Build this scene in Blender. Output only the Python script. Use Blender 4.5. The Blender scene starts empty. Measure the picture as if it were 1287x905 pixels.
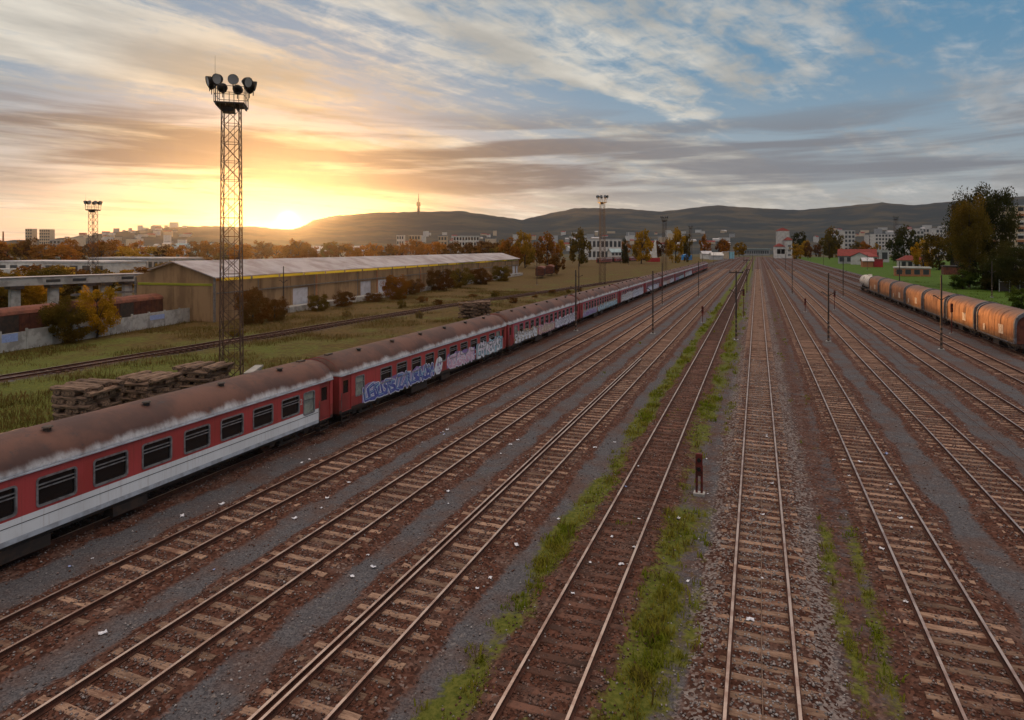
import bpy, math, random
import numpy as np

# ------------------------------------------------------------------ basics
random.seed(7)
np.random.seed(7)
SC = bpy.context.scene
COL = SC.collection
F, CX, HY, H = 805.0, 643.5, 312.0, 10.2          # focal length in photo px, principal column, horizon row, eye height
YAW = math.atan((952 - CX) / F)                   # the rails run along +Y; the camera looks a little left of them
SA, CA = math.sin(YAW), math.cos(YAW)
PI = math.pi


def atD(u, D):
    dx = (u - CX) / F
    return (D * (-SA + dx * CA), D * (CA + dx * SA))


def zv(v, D):
    return H + (HY - v) / F * D


def at(u, v, z=0.0):
    return atD(u, (z - H) * F / (HY - v))


# ------------------------------------------------------------------ materials
class NT:
    def __init__(self, tree):
        self.t = tree
        self.n = tree.nodes
        self.l = tree.links

    def node(self, typ, props=None, **inp):
        nd = self.n.new(typ)
        for k, v in (props or {}).items():
            setattr(nd, k, v)
        for k, v in inp.items():
            key = int(k[1:]) if k[0] == 'i' and k[1:].isdigit() else k.replace('_', ' ')
            self.set(nd.inputs[key], v)
        return nd

    def set(self, sock, v):
        if isinstance(v, bpy.types.NodeSocket):
            self.l.new(v, sock)
        elif isinstance(v, bpy.types.Node):
            self.l.new(v.outputs[0], sock)
        else:
            if isinstance(v, (tuple, list)) and len(v) == 3 and sock.type == 'RGBA':
                v = tuple(v) + (1,)
            sock.default_value = v

    def math(self, op, a, b=0.0, c=None, clamp=False):
        nd = self.n.new('ShaderNodeMath')
        nd.operation = op
        nd.use_clamp = clamp
        self.set(nd.inputs[0], a)
        self.set(nd.inputs[1], b)
        if c is not None:
            self.set(nd.inputs[2], c)
        return nd.outputs[0]

    def vmath(self, op, a, b=(0, 0, 0), out=0):
        nd = self.n.new('ShaderNodeVectorMath')
        nd.operation = op
        self.set(nd.inputs[0], a)
        if op == 'SCALE':
            self.set(nd.inputs['Scale'], b)
        else:
            self.set(nd.inputs[1], b)
        return nd.outputs[out]

    def mix(self, f, a, b, blend='MIX'):
        nd = self.n.new('ShaderNodeMix')
        nd.data_type = 'RGBA'
        nd.blend_type = blend
        self.set(nd.inputs[0], f)
        self.set(nd.inputs[6], a)
        self.set(nd.inputs[7], b)
        return nd.outputs[2]

    def ramp(self, x, lo, hi, a=0.0, b=1.0):
        nd = self.n.new('ShaderNodeMapRange')
        nd.interpolation_type = 'SMOOTHSTEP'
        self.set(nd.inputs[0], x)
        nd.inputs[1].default_value = lo
        nd.inputs[2].default_value = hi
        nd.inputs[3].default_value = a
        nd.inputs[4].default_value = b
        return nd.outputs[0]

    def noise(self, vec, scale, detail=4, rough=0.55, dist=0.0, out=0):
        nd = self.n.new('ShaderNodeTexNoise')
        if vec is not None:
            self.l.new(vec, nd.inputs['Vector'])
        nd.inputs['Scale'].default_value = scale
        nd.inputs['Detail'].default_value = detail
        nd.inputs['Roughness'].default_value = rough
        nd.inputs['Distortion'].default_value = dist
        return nd.outputs[out]

    def voro(self, vec, scale, out='Color', feature='F1'):
        nd = self.n.new('ShaderNodeTexVoronoi')
        nd.feature = feature
        self.l.new(vec, nd.inputs['Vector'])
        nd.inputs['Scale'].default_value = scale
        return nd.outputs[out]

    def stretch(self, vec, s):
        return self.vmath('MULTIPLY', vec, s)


def newmat(name):
    m = bpy.data.materials.new(name)
    m.use_nodes = True
    nt = NT(m.node_tree)
    return m, nt, m.node_tree.nodes['Principled BSDF']


def simple(name, c, c2=None, scale=2.0, rough=0.75, metal=0.0, spec=0.3, bump=0.0, bscale=20.0, lo=0.42, hi=0.62, rnd=0.0, stretch=(1, 1, 1)):
    m, nt, b = newmat(name)
    oc = nt.node('ShaderNodeTexCoord').outputs['Object']
    vec = nt.stretch(oc, stretch)
    col = None
    if c2 is not None:
        f = nt.ramp(nt.noise(vec, scale, 6, 0.62), lo, hi)
        col = nt.mix(f, c, c2)
    else:
        f = nt.ramp(nt.noise(vec, scale, 5, 0.6), 0.3, 0.7, 0.82, 1.12)
        col = nt.mix(1.0, c, nt.vmath('SCALE', (1, 1, 1), f), 'MULTIPLY')
    if rnd:
        r = nt.node('ShaderNodeObjectInfo').outputs['Random']
        col = nt.mix(1.0, col, nt.vmath('SCALE', (1, 1, 1), nt.math('MULTIPLY_ADD', r, 2 * rnd, 1 - rnd)), 'MULTIPLY')
    nt.set(b.inputs['Base Color'], col)
    b.inputs['Roughness'].default_value = rough
    b.inputs['Metallic'].default_value = metal
    b.inputs['Specular IOR Level'].default_value = spec
    if bump:
        bn = nt.node('ShaderNodeBump', Height=nt.noise(vec, bscale, 6, 0.6), Strength=bump, Distance=0.05)
        nt.l.new(bn.outputs[0], b.inputs['Normal'])
    return m


def leafmat(name, a, b_, c_):
    m = bpy.data.materials.new(name)
    m.use_nodes = True
    nt = NT(m.node_tree)
    n = m.node_tree.nodes
    n.remove(n['Principled BSDF'])
    r = nt.node('ShaderNodeNewGeometry').outputs['Random Per Island']
    oc = nt.node('ShaderNodeTexCoord').outputs['Object']
    cl = nt.ramp(nt.noise(oc, 0.55, 3, 0.5), 0.38, 0.62)
    col = nt.mix(r, a, b_)
    col = nt.mix(nt.math('MULTIPLY', cl, 0.75), col, c_)
    oi = nt.node('ShaderNodeObjectInfo').outputs['Random']
    col = nt.mix(1.0, col, nt.vmath('SCALE', (1, 1, 1), nt.math('MULTIPLY_ADD', oi, 0.5, 0.75)), 'MULTIPLY')
    d = nt.node('ShaderNodeBsdfDiffuse', Color=col)
    t = nt.node('ShaderNodeBsdfTranslucent', Color=col)
    mx = nt.node('ShaderNodeMixShader', Fac=0.4)
    nt.l.new(d.outputs[0], mx.inputs[1])
    nt.l.new(t.outputs[0], mx.inputs[2])
    nt.l.new(mx.outputs[0], n['Material Output'].inputs[0])
    return m


M = {}
M['rust'] = simple('rusty_steel', (0.10, 0.038, 0.022), (0.045, 0.022, 0.016), 6, 0.85, bump=0.3)
M['dark_steel'] = simple('dark_steel', (0.03, 0.024, 0.022), (0.055, 0.035, 0.026), 3, 0.6, spec=0.4)
M['black'] = simple('black_rubber', (0.012, 0.011, 0.011), None, 3, 0.7)
M['rust_band'] = simple('faded_band_paint', (0.22, 0.15, 0.11), (0.12, 0.07, 0.05), 5, 0.8)
M['galv'] = simple('grey_metal', (0.20, 0.20, 0.205), (0.13, 0.12, 0.115), 4, 0.5, 0.4)
M['coach_red'] = simple('faded_red_paint', (0.46, 0.085, 0.09), (0.37, 0.06, 0.058), 1.1, 0.5, spec=0.4, lo=0.35, hi=0.75, stretch=(1, 1, .35))
M['coach_pink'] = simple('pink_red_paint', (0.50, 0.10, 0.15), (0.38, 0.065, 0.09), 1.3, 0.55, lo=0.35, hi=0.75, stretch=(1, 1, .35))
M['coach_dark'] = simple('dirty_red_paint', (0.33, 0.055, 0.055), (0.19, 0.035, 0.03), 1.4, 0.6, lo=0.35, hi=0.75)
M['coach_white'] = simple('dirty_white_paint', (0.72, 0.76, 0.80), (0.55, 0.57, 0.60), 1.0, 0.5, spec=0.4, lo=0.45, hi=0.85, stretch=(1, 1, .3))
M['coach_skirt'] = simple('grey_skirt_paint', (0.44, 0.49, 0.56), (0.30, 0.32, 0.36), 2.0, 0.6)
M['winframe'] = simple('window_aluminium', (0.30, 0.31, 0.33), (0.19, 0.19, 0.20), 5, 0.45, 0.5)
M['pale_wood'] = simple('pale_boards', (0.40, 0.36, 0.31), (0.25, 0.21, 0.18), 4, 0.8, rnd=0.25)
M['old_wood'] = simple('weathered_timber', (0.22, 0.145, 0.10), (0.085, 0.055, 0.042), 5, 0.9, bump=0.4, rnd=0.3, stretch=(.4, 2, 2))
M['concrete'] = simple('stained_concrete', (0.42, 0.41, 0.39), (0.26, 0.25, 0.235), 0.8, 0.9, bump=0.2)
M['wall_white'] = simple('white_render', (0.58, 0.57, 0.54), (0.44, 0.42, 0.40), 0.4, 0.9, rnd=0.12)
M['wall_grey'] = simple('grey_render', (0.40, 0.40, 0.40), (0.31, 0.31, 0.31), 0.4, 0.9, rnd=0.2)
M['wall_cream'] = simple('cream_render', (0.58, 0.47, 0.34), (0.48, 0.37, 0.26), 0.5, 0.9, rnd=0.15)
M['wall_brick'] = simple('orange_brick', (0.40, 0.17, 0.085), (0.30, 0.12, 0.06), 3, 0.9)
M['hangar_wall'] = simple('ochre_cladding', (0.30, 0.19, 0.10), (0.19, 0.115, 0.06), 0.5, 0.85, stretch=(1, 1, .3))
M['hangar_roof'] = simple('zinc_roof_sheets', (0.40, 0.37, 0.38), (0.24, 0.20, 0.195), 0.25, 0.6, 0.1, lo=0.38, hi=0.66)
M['door_grey'] = simple('pale_door_paint', (0.52, 0.53, 0.58), (0.40, 0.40, 0.44), 0.8, 0.7)
M['roof_red'] = simple('red_tiles', (0.24, 0.042, 0.034), (0.15, 0.03, 0.026), 1.2, 0.8, rnd=0.15)
M['roof_grey'] = simple('flat_roof_felt', (0.52, 0.51, 0.52), (0.40, 0.39, 0.40), 0.3, 0.8)
M['roof_blue'] = simple('blue_grey_roof', (0.30, 0.40, 0.42), (0.22, 0.29, 0.31), 0.3, 0.7)
M['yellow'] = simple('yellow_door_paint', (0.70, 0.40, 0.03), None, 1, 0.6)
M['blue'] = simple('blue_tank_paint', (0.05, 0.26, 0.60), (0.04, 0.18, 0.42), 1, 0.5)
M['bright_red'] = simple('red_shed_paint', (0.35, 0.03, 0.035), None, 1, 0.6)
M['glass'] = simple('dark_glass', (0.012, 0.010, 0.010), None, 1, 0.12, spec=0.5)
M['milk_glass'] = simple('frosted_glass', (0.30, 0.34, 0.30), (0.2, 0.22, 0.2), 3, 0.35)
M['far_glass'] = simple('dull_glass', (0.05, 0.055, 0.06), None, 1, 0.3)
M['wagon'] = simple('orange_brown_tarpaulin', (0.46, 0.20, 0.085), (0.27, 0.105, 0.045), 0.9, 0.75, lo=0.38, hi=0.68, rnd=0.12, stretch=(1, 1, .6))
m, nt, b = newmat('weathered_hood')
oc = nt.node('ShaderNodeTexCoord').outputs['Object']
sx = nt.node('ShaderNodeSeparateXYZ', Vector=oc)
rnd = nt.node('ShaderNodeObjectInfo').outputs['Random']
va = nt.vmath('ADD', oc, nt.vmath('SCALE', (13, 7, 3), rnd))
n1 = nt.noise(nt.stretch(va, (1, 1, .5)), 0.9, 6, 0.65)
c = nt.mix(nt.ramp(n1, 0.36, 0.66), (0.50, 0.215, 0.085), (0.27, 0.10, 0.042))
st = nt.noise(nt.stretch(va, (.3, 4.0, .35)), 1.5, 5, 0.7)
c = nt.mix(nt.ramp(st, 0.5, 0.75, 0, .7), c, (0.16, 0.065, 0.035))
low = nt.ramp(nt.math('ADD', sx.outputs[2], nt.math('MULTIPLY', nt.noise(va, 2.2, 5, 0.7), 1.6)), 2.1, 2.7, 0.75, 0)
c = nt.mix(low, c, (0.56, 0.37, 0.22))
top = nt.ramp(nt.math('ADD', sx.outputs[2], nt.math('MULTIPLY', nt.noise(va, 1.2, 5, 0.7), 0.9)), 3.7, 4.5, 0, .9)
c = nt.mix(top, c, (0.13, 0.085, 0.07))
nt.set(b.inputs['Base Color'], c)
b.inputs['Roughness'].default_value = 0.75
M['wagon'] = m
M['wagon_frame'] = simple('blue_grey_frame_paint', (0.13, 0.14, 0.165), (0.075, 0.06, 0.06), 2, 0.7)
M['plate'] = simple('pale_sign_plate', (0.72, 0.62, 0.50), (0.45, 0.30, 0.2), 4, 0.7)
M['tank'] = simple('pale_tank_paint', (0.62, 0.57, 0.50), (0.40, 0.28, 0.2), 1.1, 0.5, lo=0.45, hi=0.75)
M['boxcar'] = simple('brown_boxcar_paint', (0.135, 0.045, 0.028), (0.075, 0.028, 0.02), 1.2, 0.85, rnd=0.2)
M['boxroof'] = simple('rusty_car_roof', (0.18, 0.06, 0.035), (0.10, 0.035, 0.022), 0.9, 0.8)
M['bark'] = simple('bark', (0.06, 0.045, 0.035), (0.03, 0.024, 0.02), 5, 0.95)
M['litter'] = simple('white_litter', (0.75, 0.77, 0.82), (0.55, 0.58, 0.66), 8, 0.7)
M['litter_blue'] = simple('blue_litter', (0.28, 0.36, 0.62), None, 8, 0.7)
M['mastpaint'] = simple('rusty_mast_paint', (0.09, 0.05, 0.035), (0.05, 0.03, 0.025), 3, 0.8)
M['signal_red'] = simple('signal_red_paint', (0.14, 0.025, 0.02), (0.05, 0.015, 0.012), 6, 0.7)
M['lamp_glass'] = simple('floodlight_glass', (0.35, 0.36, 0.38), None, 1, 0.1, spec=0.6)
M['gr_blue'] = simple('blue_spray', (0.065, 0.075, 0.30), (0.10, 0.13, 0.42), 3, 0.5)
M['gr_white'] = simple('white_spray', (0.70, 0.74, 0.80), (0.52, 0.57, 0.66), 3, 0.5)
M['gr_pink'] = simple('pink_spray', (0.62, 0.40, 0.52), (0.52, 0.28, 0.42), 3, 0.5)
M['gr_cyan'] = simple('pale_blue_spray', (0.34, 0.55, 0.66), (0.25, 0.42, 0.55), 3, 0.5)
M['gr_black'] = simple('black_spray', (0.03, 0.028, 0.035), None, 3, 0.5)
M['gr_tan'] = simple('tan_spray', (0.48, 0.38, 0.24), (0.36, 0.27, 0.2), 3, 0.5)
M['gr_violet'] = simple('violet_spray', (0.20, 0.14, 0.34), (0.3, 0.2, 0.42), 3, 0.5)

M['leaf_yellow'] = leafmat('yellow_leaves', (0.46, 0.25, 0.014), (0.32, 0.17, 0.012), (0.22, 0.15, 0.015))
M['leaf_orange'] = leafmat('orange_leaves', (0.38, 0.14, 0.012), (0.28, 0.095, 0.01), (0.20, 0.10, 0.014))
M['leaf_olive'] = leafmat('olive_leaves', (0.13, 0.095, 0.016), (0.085, 0.07, 0.014), (0.20, 0.11, 0.014))
M['leaf_brown'] = leafmat('russet_leaves', (0.17, 0.065, 0.014), (0.12, 0.048, 0.012), (0.075, 0.05, 0.014))
M['leaf_dark'] = leafmat('dark_green_leaves', (0.030, 0.042, 0.014), (0.045, 0.05, 0.015), (0.085, 0.06, 0.014))
M['leaf_green'] = leafmat('green_leaves', (0.065, 0.10, 0.014), (0.05, 0.08, 0.012), (0.10, 0.11, 0.02))
M['dry'] = leafmat('dry_stalks', (0.19, 0.125, 0.045), (0.13, 0.085, 0.03), (0.10, 0.09, 0.02))
M['grass'] = leafmat('weed_leaves', (0.19, 0.225, 0.018), (0.13, 0.165, 0.016), (0.27, 0.225, 0.040))

def grimy(name, c, c2, grime, amt, zlo):
    m, nt, b = newmat(name)
    oc = nt.node('ShaderNodeTexCoord').outputs['Object']
    sz = nt.node('ShaderNodeSeparateXYZ', Vector=oc).outputs[2]
    col = nt.mix(nt.ramp(nt.noise(nt.stretch(oc, (1, .5, .3)), 1.2, 5, 0.6), 0.35, 0.7), c, c2)
    st = nt.ramp(nt.noise(nt.stretch(oc, (1, 7, .28)), 1.6, 6, 0.7), 0.50, 0.74, 0, amt)
    col = nt.mix(st, col, grime)
    lowg = nt.ramp(nt.math('ADD', sz, nt.math('MULTIPLY', nt.noise(oc, 2.5, 5, 0.65), 0.6)), zlo + .2, zlo + .75, amt + .15, 0)
    col = nt.mix(lowg, col, grime)
    spot = nt.ramp(nt.noise(oc, 9, 4, 0.7), 0.66, 0.76, 0, amt)
    col = nt.mix(spot, col, grime)
    nt.set(b.inputs['Base Color'], col)
    nt.set(b.inputs['Roughness'], nt.ramp(st, 0, 1, 0.45, 0.9))
    seam = nt.ramp(nt.math('PINGPONG', nt.node('ShaderNodeSeparateXYZ', Vector=oc).outputs[1], 0.95), 0.0, 0.02, 0.0, 1.0)
    bn = nt.node('ShaderNodeBump', Height=nt.math('ADD', seam, nt.math('MULTIPLY', nt.noise(oc, 1.8, 3), 1.2)), Strength=0.25, Distance=0.02)
    nt.l.new(bn.outputs[0], b.inputs['Normal'])
    return m


M['coach_red'] = grimy('faded_red_paint', (0.43, 0.060, 0.062), (0.34, 0.045, 0.042), (0.13, 0.045, 0.036), .5, .6)
M['coach_pink'] = grimy('pink_red_paint', (0.46, 0.075, 0.115), (0.36, 0.055, 0.075), (0.14, 0.05, 0.045), .5, .6)
M['coach_white'] = grimy('dirty_white_paint', (0.76, 0.80, 0.84), (0.66, 0.69, 0.72), (0.36, 0.31, 0.28), .38, .75)
M['coach_dark'] = grimy('dirty_red_paint', (0.32, 0.045, 0.045), (0.20, 0.032, 0.03), (0.08, 0.032, 0.026), .6, .9)

# coach roof: rusty brown, washed white along the eaves with streaks running down
m, nt, b = newmat('rust_streaked_roof')
oc = nt.node('ShaderNodeTexCoord').outputs['Object']
sx = nt.node('ShaderNodeSeparateXYZ', Vector=oc)
st = nt.noise(nt.stretch(oc, (0.5, 1.0, 0.5)), 1.1, 3, 0.5)
st2 = nt.noise(nt.stretch(oc, (0.5, 2.4, 0.35)), 2.2, 4, 0.6)
st3 = nt.noise(nt.stretch(oc, (1, 1, 1)), 7.0, 5, 0.65)
edge = nt.math('ADD', sx.outputs[2], nt.math('MULTIPLY', nt.math('SUBTRACT', nt.math('ADD', nt.math('ADD', st, nt.math('MULTIPLY', st2, 0.3)), nt.math('MULTIPLY', st3, 0.12)), 0.71), 0.55))
w = nt.ramp(edge, 3.08, 3.42, 0.92, 0)
brown = nt.mix(nt.ramp(nt.noise(oc, 0.55, 6, 0.6), 0.38, 0.64), (0.062, 0.027, 0.022), (0.120, 0.050, 0.034))
brown = nt.mix(nt.ramp(nt.noise(oc, 2.6, 5, 0.7), 0.55, 0.75), brown, (0.042, 0.028, 0.030))
white = nt.mix(nt.ramp(st3, 0.4, 0.75), (0.66, 0.69, 0.73), (0.50, 0.50, 0.52))
nt.set(b.inputs['Base Color'], nt.mix(w, brown, white))
b.inputs['Roughness'].default_value = 0.7
seam = nt.ramp(nt.math('PINGPONG', sx.outputs[1], 0.95), 0.0, 0.05, 0.5, 0.0)
bn = nt.node('ShaderNodeBump', Height=nt.math('ADD', nt.noise(oc, 4, 5), seam), Strength=0.3, Distance=0.03)
nt.l.new(bn.outputs[0], b.inputs['Normal'])
M['coach_roof'] = m

# sleepers
m, nt, b = newmat('sleeper_timber')
oc = nt.node('ShaderNodeTexCoord').outputs['Object']
gp = nt.node('ShaderNodeNewGeometry').outputs['Position']
r = nt.node('ShaderNodeObjectInfo').outputs['Random']
gr = nt.noise(nt.stretch(gp, (1.2, 9, 3)), 2.2, 6, 0.7)
c = nt.mix(nt.ramp(gr, 0.35, 0.68), (0.30, 0.20, 0.142), (0.13, 0.078, 0.056))
c = nt.mix(nt.ramp(nt.noise(gp, 1.1, 4), 0.5, 0.72), c, (0.10, 0.045, 0.030))
c = nt.mix(1.0, c, nt.vmath('SCALE', (1, 1, 1), nt.math('MULTIPLY_ADD', r, 0.9, 0.55)), 'MULTIPLY')
nt.set(b.inputs['Base Color'], c)
b.inputs['Roughness'].default_value = 0.9
b.inputs['Specular IOR Level'].default_value = 0.2
bn = nt.node('ShaderNodeBump', Height=nt.noise(nt.stretch(gp, (1, 6, 1)), 6, 5), Strength=0.4, Distance=0.03)
nt.l.new(bn.outputs[0], b.inputs['Normal'])
M['sleeper'] = m
M['sleeper_dark'] = simple('dark_sleeper_timber', (0.12, 0.058, 0.040), (0.06, 0.032, 0.024), 3, 0.9, rnd=0.35, bump=0.3)
M['railtop'] = simple('worn_rail_steel', (0.58, 0.45, 0.38), (0.38, 0.25, 0.20), 1.5, 0.34, 0.8)
M['railside'] = simple('rail_rust', (0.085, 0.032, 0.02), (0.05, 0.022, 0.015), 5, 0.85)


# yard ground: cinder, rusty ballast, pale gravel, weeds; weights come with the mesh
def yardmat():
    m, nt, b = newmat('yard_ground')
    gp = nt.node('ShaderNodeTexCoord').outputs['Object']
    at_ = nt.node('ShaderNodeAttribute', {'attribute_name': 'cover'})
    sp = nt.node('ShaderNodeSeparateColor')
    nt.l.new(at_.outputs['Color'], sp.inputs[0])
    n1 = nt.noise(gp, 1.4, 6, 0.7)
    n2 = nt.noise(gp, 5.5, 5, 0.65)
    nn = nt.math('MULTIPLY', nt.math('SUBTRACT', nt.math('ADD', n1, nt.math('MULTIPLY', n2, 0.6)), 0.8), 1.1)
    fine = nt.voro(gp, 26)
    fineg = nt.node('ShaderNodeSeparateColor')
    nt.l.new(fine, fineg.inputs[0])
    fg = fineg.outputs[0]
    big = nt.voro(gp, 13)
    bigg = nt.node('ShaderNodeSeparateColor')
    nt.l.new(big, bigg.inputs[0])
    bg = bigg.outputs[1]
    cinder = nt.mix(fg, (0.050, 0.050, 0.057), (0.125, 0.123, 0.132))
    cinder = nt.mix(nt.ramp(nt.noise(gp, 0.5, 5, 0.65), 0.4, 0.68), cinder, nt.mix(fg, (0.065, 0.043, 0.038), (0.125, 0.085, 0.074)))
    ball = nt.mix(bg, (0.030, 0.012, 0.008), (0.125, 0.054, 0.036))
    ball = nt.mix(nt.ramp(nt.noise(gp, 0.9, 5, 0.6), 0.45, 0.7), ball, nt.mix(bg, (0.055, 0.03, 0.024), (0.16, 0.10, 0.08)))
    pale = nt.mix(bg, (0.075, 0.062, 0.058), (0.25, 0.225, 0.215))
    gcol = nt.mix(nt.ramp(n2, 0.35, 0.65), (0.058, 0.075, 0.010), (0.125, 0.13, 0.026))
    gcol = nt.mix(nt.ramp(at_.outputs['Alpha'], -0.86, -0.82, 1, 0), gcol, nt.mix(nt.ramp(n2, 0.35, 0.65), (0.035, 0.085, 0.006), (0.075, 0.125, 0.012)))
    gdry = nt.mix(nt.ramp(n1, 0.35, 0.65), (0.125, 0.074, 0.020), (0.060, 0.042, 0.014))
    col = nt.mix(nt.ramp(nt.math('ADD', sp.outputs[0], nn), 0.3, 0.7), cinder, ball)
    col = nt.mix(nt.ramp(nt.math('ADD', sp.outputs[2], nt.math('ADD', nn, nt.math('MULTIPLY', nt.math('SUBTRACT', bg, 0.5), 0.9))), 0.35, 0.75, 0.0, 0.85), col, pale)
    dry = nt.ramp(nt.math('ADD', nt.math('MULTIPLY', nt.math('SUBTRACT', nt.math('ADD', nt.noise(gp, 0.16, 4, 0.6), nt.math('MULTIPLY', n1, .6)), 0.8), 1.3), nt.math('MULTIPLY', at_.outputs['Alpha'], 0.5)), 0.0, 0.42)
    col = nt.mix(nt.ramp(nt.math('ADD', sp.outputs[1], nt.math('MULTIPLY', nn, 1.6)), 0.42, 0.95), col, nt.mix(dry, gcol, gdry))
    nt.set(b.inputs['Base Color'], col)
    b.inputs['Roughness'].default_value = 0.95
    b.inputs['Specular IOR Level'].default_value = 0.15
    hgt = nt.math('ADD', nt.math('MULTIPLY', bg, 0.5), nt.math('MULTIPLY', n2, 0.8))
    bn = nt.node('ShaderNodeBump', Height=hgt, Strength=0.55, Distance=0.06)
    nt.l.new(bn.outputs[0], b.inputs['Normal'])
    return m


M['yard'] = yardmat()
M['farground'] = simple('far_ground', (0.10, 0.070, 0.028), (0.040, 0.048, 0.018), 0.035, 0.95, lo=0.42, hi=0.58)
M['hills'] = simple('wooded_hills', (0.012, 0.018, 0.020), (0.055, 0.046, 0.028), 0.0045, 0.95, lo=0.44, hi=0.62, bump=0.6, bscale=0.03)


def stonemat():
    m, nt, b = newmat('ballast_stone')
    a = nt.node('ShaderNodeAttribute', {'attribute_name': 'tint'})
    nt.set(b.inputs['Base Color'], a.outputs['Color'])
    b.inputs['Roughness'].default_value = 0.9
    b.inputs['Specular IOR Level'].default_value = 0.2
    return m


M['stone'] = stonemat()
m = bpy.data.materials.new('translucent_roofing')
m.use_nodes = True
nt = NT(m.node_tree)
m.node_tree.nodes.remove(m.node_tree.nodes['Principled BSDF'])
d = nt.node('ShaderNodeBsdfDiffuse', Color=(0.5, 0.55, 0.12))
t = nt.node('ShaderNodeBsdfTranslucent', Color=(0.85, 0.9, 0.2))
mx = nt.node('ShaderNodeMixShader', Fac=0.75)
nt.l.new(d.outputs[0], mx.inputs[1])
nt.l.new(t.outputs[0], mx.inputs[2])
nt.l.new(mx.outputs[0], m.node_tree.nodes['Material Output'].inputs[0])
M['clear_sheet'] = m


# ------------------------------------------------------------------ mesh helpers
class MB:
    def __init__(self):
        self.v, self.f, self.m = [], [], []

    def add(self, vs, fs, mi=0):
        o = len(self.v)
        self.v += [tuple(p) for p in vs]
        self.f += [tuple(i + o for i in f) for f in fs]
        self.m += [mi] * len(fs)
        return self

    def box(self, x0, x1, y0, y1, z0, z1, mi=0):
        return self.add([(x0, y0, z0), (x1, y0, z0), (x1, y1, z0), (x0, y1, z0), (x0, y0, z1), (x1, y0, z1), (x1, y1, z1), (x0, y1, z1)],
                        [(0, 3, 2, 1), (4, 5, 6, 7), (0, 1, 5, 4), (1, 2, 6, 5), (2, 3, 7, 6), (3, 0, 4, 7)], mi)

    def tube(self, p, q, r, r2=None, n=6, mi=0, caps=True):
        r2 = r if r2 is None else r2
        p, q = np.array(p, float), np.array(q, float)
        d = q - p
        L = np.linalg.norm(d)
        if L < 1e-9:
            return self
        d /= L
        a = np.cross(d, (0, 0, 1) if abs(d[2]) < 0.95 else (1, 0, 0))
        a /= np.linalg.norm(a)
        b_ = np.cross(d, a)
        vs = []
        for k in range(n):
            t = 2 * PI * k / n + PI / n
            e = a * math.cos(t) + b_ * math.sin(t)
            vs.append(p + e * r)
        for k in range(n):
            t = 2 * PI * k / n + PI / n
            e = a * math.cos(t) + b_ * math.sin(t)
            vs.append(q + e * r2)
        fs = [(k, k + n, (k + 1) % n + n, (k + 1) % n) for k in range(n)]
        if caps:
            fs += [tuple(range(n)), tuple(range(2 * n - 1, n - 1, -1))]
        return self.add(vs, fs, mi)

    def loft(self, rings, mi=0, closed=True, caps=True):
        n = len(rings[0])
        vs = [p for r in rings for p in r]
        fs = []
        for i in range(len(rings) - 1):
            for k in range(n if closed else n - 1):
                a, b_ = i * n + k, i * n + (k + 1) % n
                fs.append((a, b_, b_ + n, a + n))
        if caps:
            fs += [tuple(range(n - 1, -1, -1)), tuple(range((len(rings) - 1) * n, len(rings) * n))]
        return self.add(vs, fs, mi)

    def build(self, name, mats, parent=None, loc=(0, 0, 0), rz=0.0, smooth=False):
        me = bpy.data.meshes.new(name)
        me.from_pydata(self.v, [], self.f)
        if not isinstance(mats, (list, tuple)):
            mats = [mats]
        for mt in mats:
            me.materials.append(M[mt] if isinstance(mt, str) else mt)
        if len(mats) > 1:
            me.polygons.foreach_set('material_index', self.m)
        if smooth:
            me.polygons.foreach_set('use_smooth', [True] * len(self.f))
        me.update()
        return link(name, me, parent, loc, rz)


def link(name, me, parent=None, loc=(0, 0, 0), rz=0.0):
    o = bpy.data.objects.new(name, me)
    COL.objects.link(o)
    o.location = loc
    o.rotation_euler = (0, 0, rz)
    if parent is not None:
        o.parent = parent
    return o


def tag(o, label, cat, group=None):
    o['label'] = label
    o['category'] = cat
    if group:
        o['group'] = group
    return o


def thing(name, label, cat, loc=(0, 0, 0), rz=0.0, group=None):
    return tag(link(name, None, None, loc, rz), label, cat, group)


def kind(o, k):
    o['kind'] = k
    return o


KIDS = {}


def copy_tree(o, loc=None, rz=None, label=None, parent=None, s=None):
    c_ = o.copy()
    COL.objects.link(c_)
    if parent is not None:
        c_.parent = parent
    if loc is not None:
        c_.location = loc
    if rz is not None:
        c_.rotation_euler = (0, 0, rz)
    if s is not None:
        c_.scale = s if isinstance(s, tuple) else (s, s, s)
    if label:
        c_['label'] = label
    for ch in list(o.children):
        copy_tree(ch, parent=c_)
    return c_


# value noise for python-side shaping
_tab = np.random.RandomState(3).rand(256, 256)


def vnoise(x, y, s=1.0, oct_=4):
    x = np.asarray(x, float) / s
    y = np.asarray(y, float) / s
    tot, amp, out = 0, 1.0, 0
    for k in range(oct_):
        xi, yi = np.floor(x).astype(int), np.floor(y).astype(int)
        fx, fy = x - xi, y - yi
        fx, fy = fx * fx * (3 - 2 * fx), fy * fy * (3 - 2 * fy)
        g = lambda i, j: _tab[(xi + i + 17 * k) % 256, (yi + j + 31 * k) % 256]
        out = out + amp * ((g(0, 0) * (1 - fx) + g(1, 0) * fx) * (1 - fy) + (g(0, 1) * (1 - fx) + g(1, 1) * fx) * fy)
        tot += amp
        amp *= 0.5
        x, y = x * 2, y * 2
    return out / tot


def sstep(x, a, b):
    t = np.clip((np.asarray(x, float) - a) / (b - a), 0, 1)
    return t * t * (3 - 2 * t)


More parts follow.
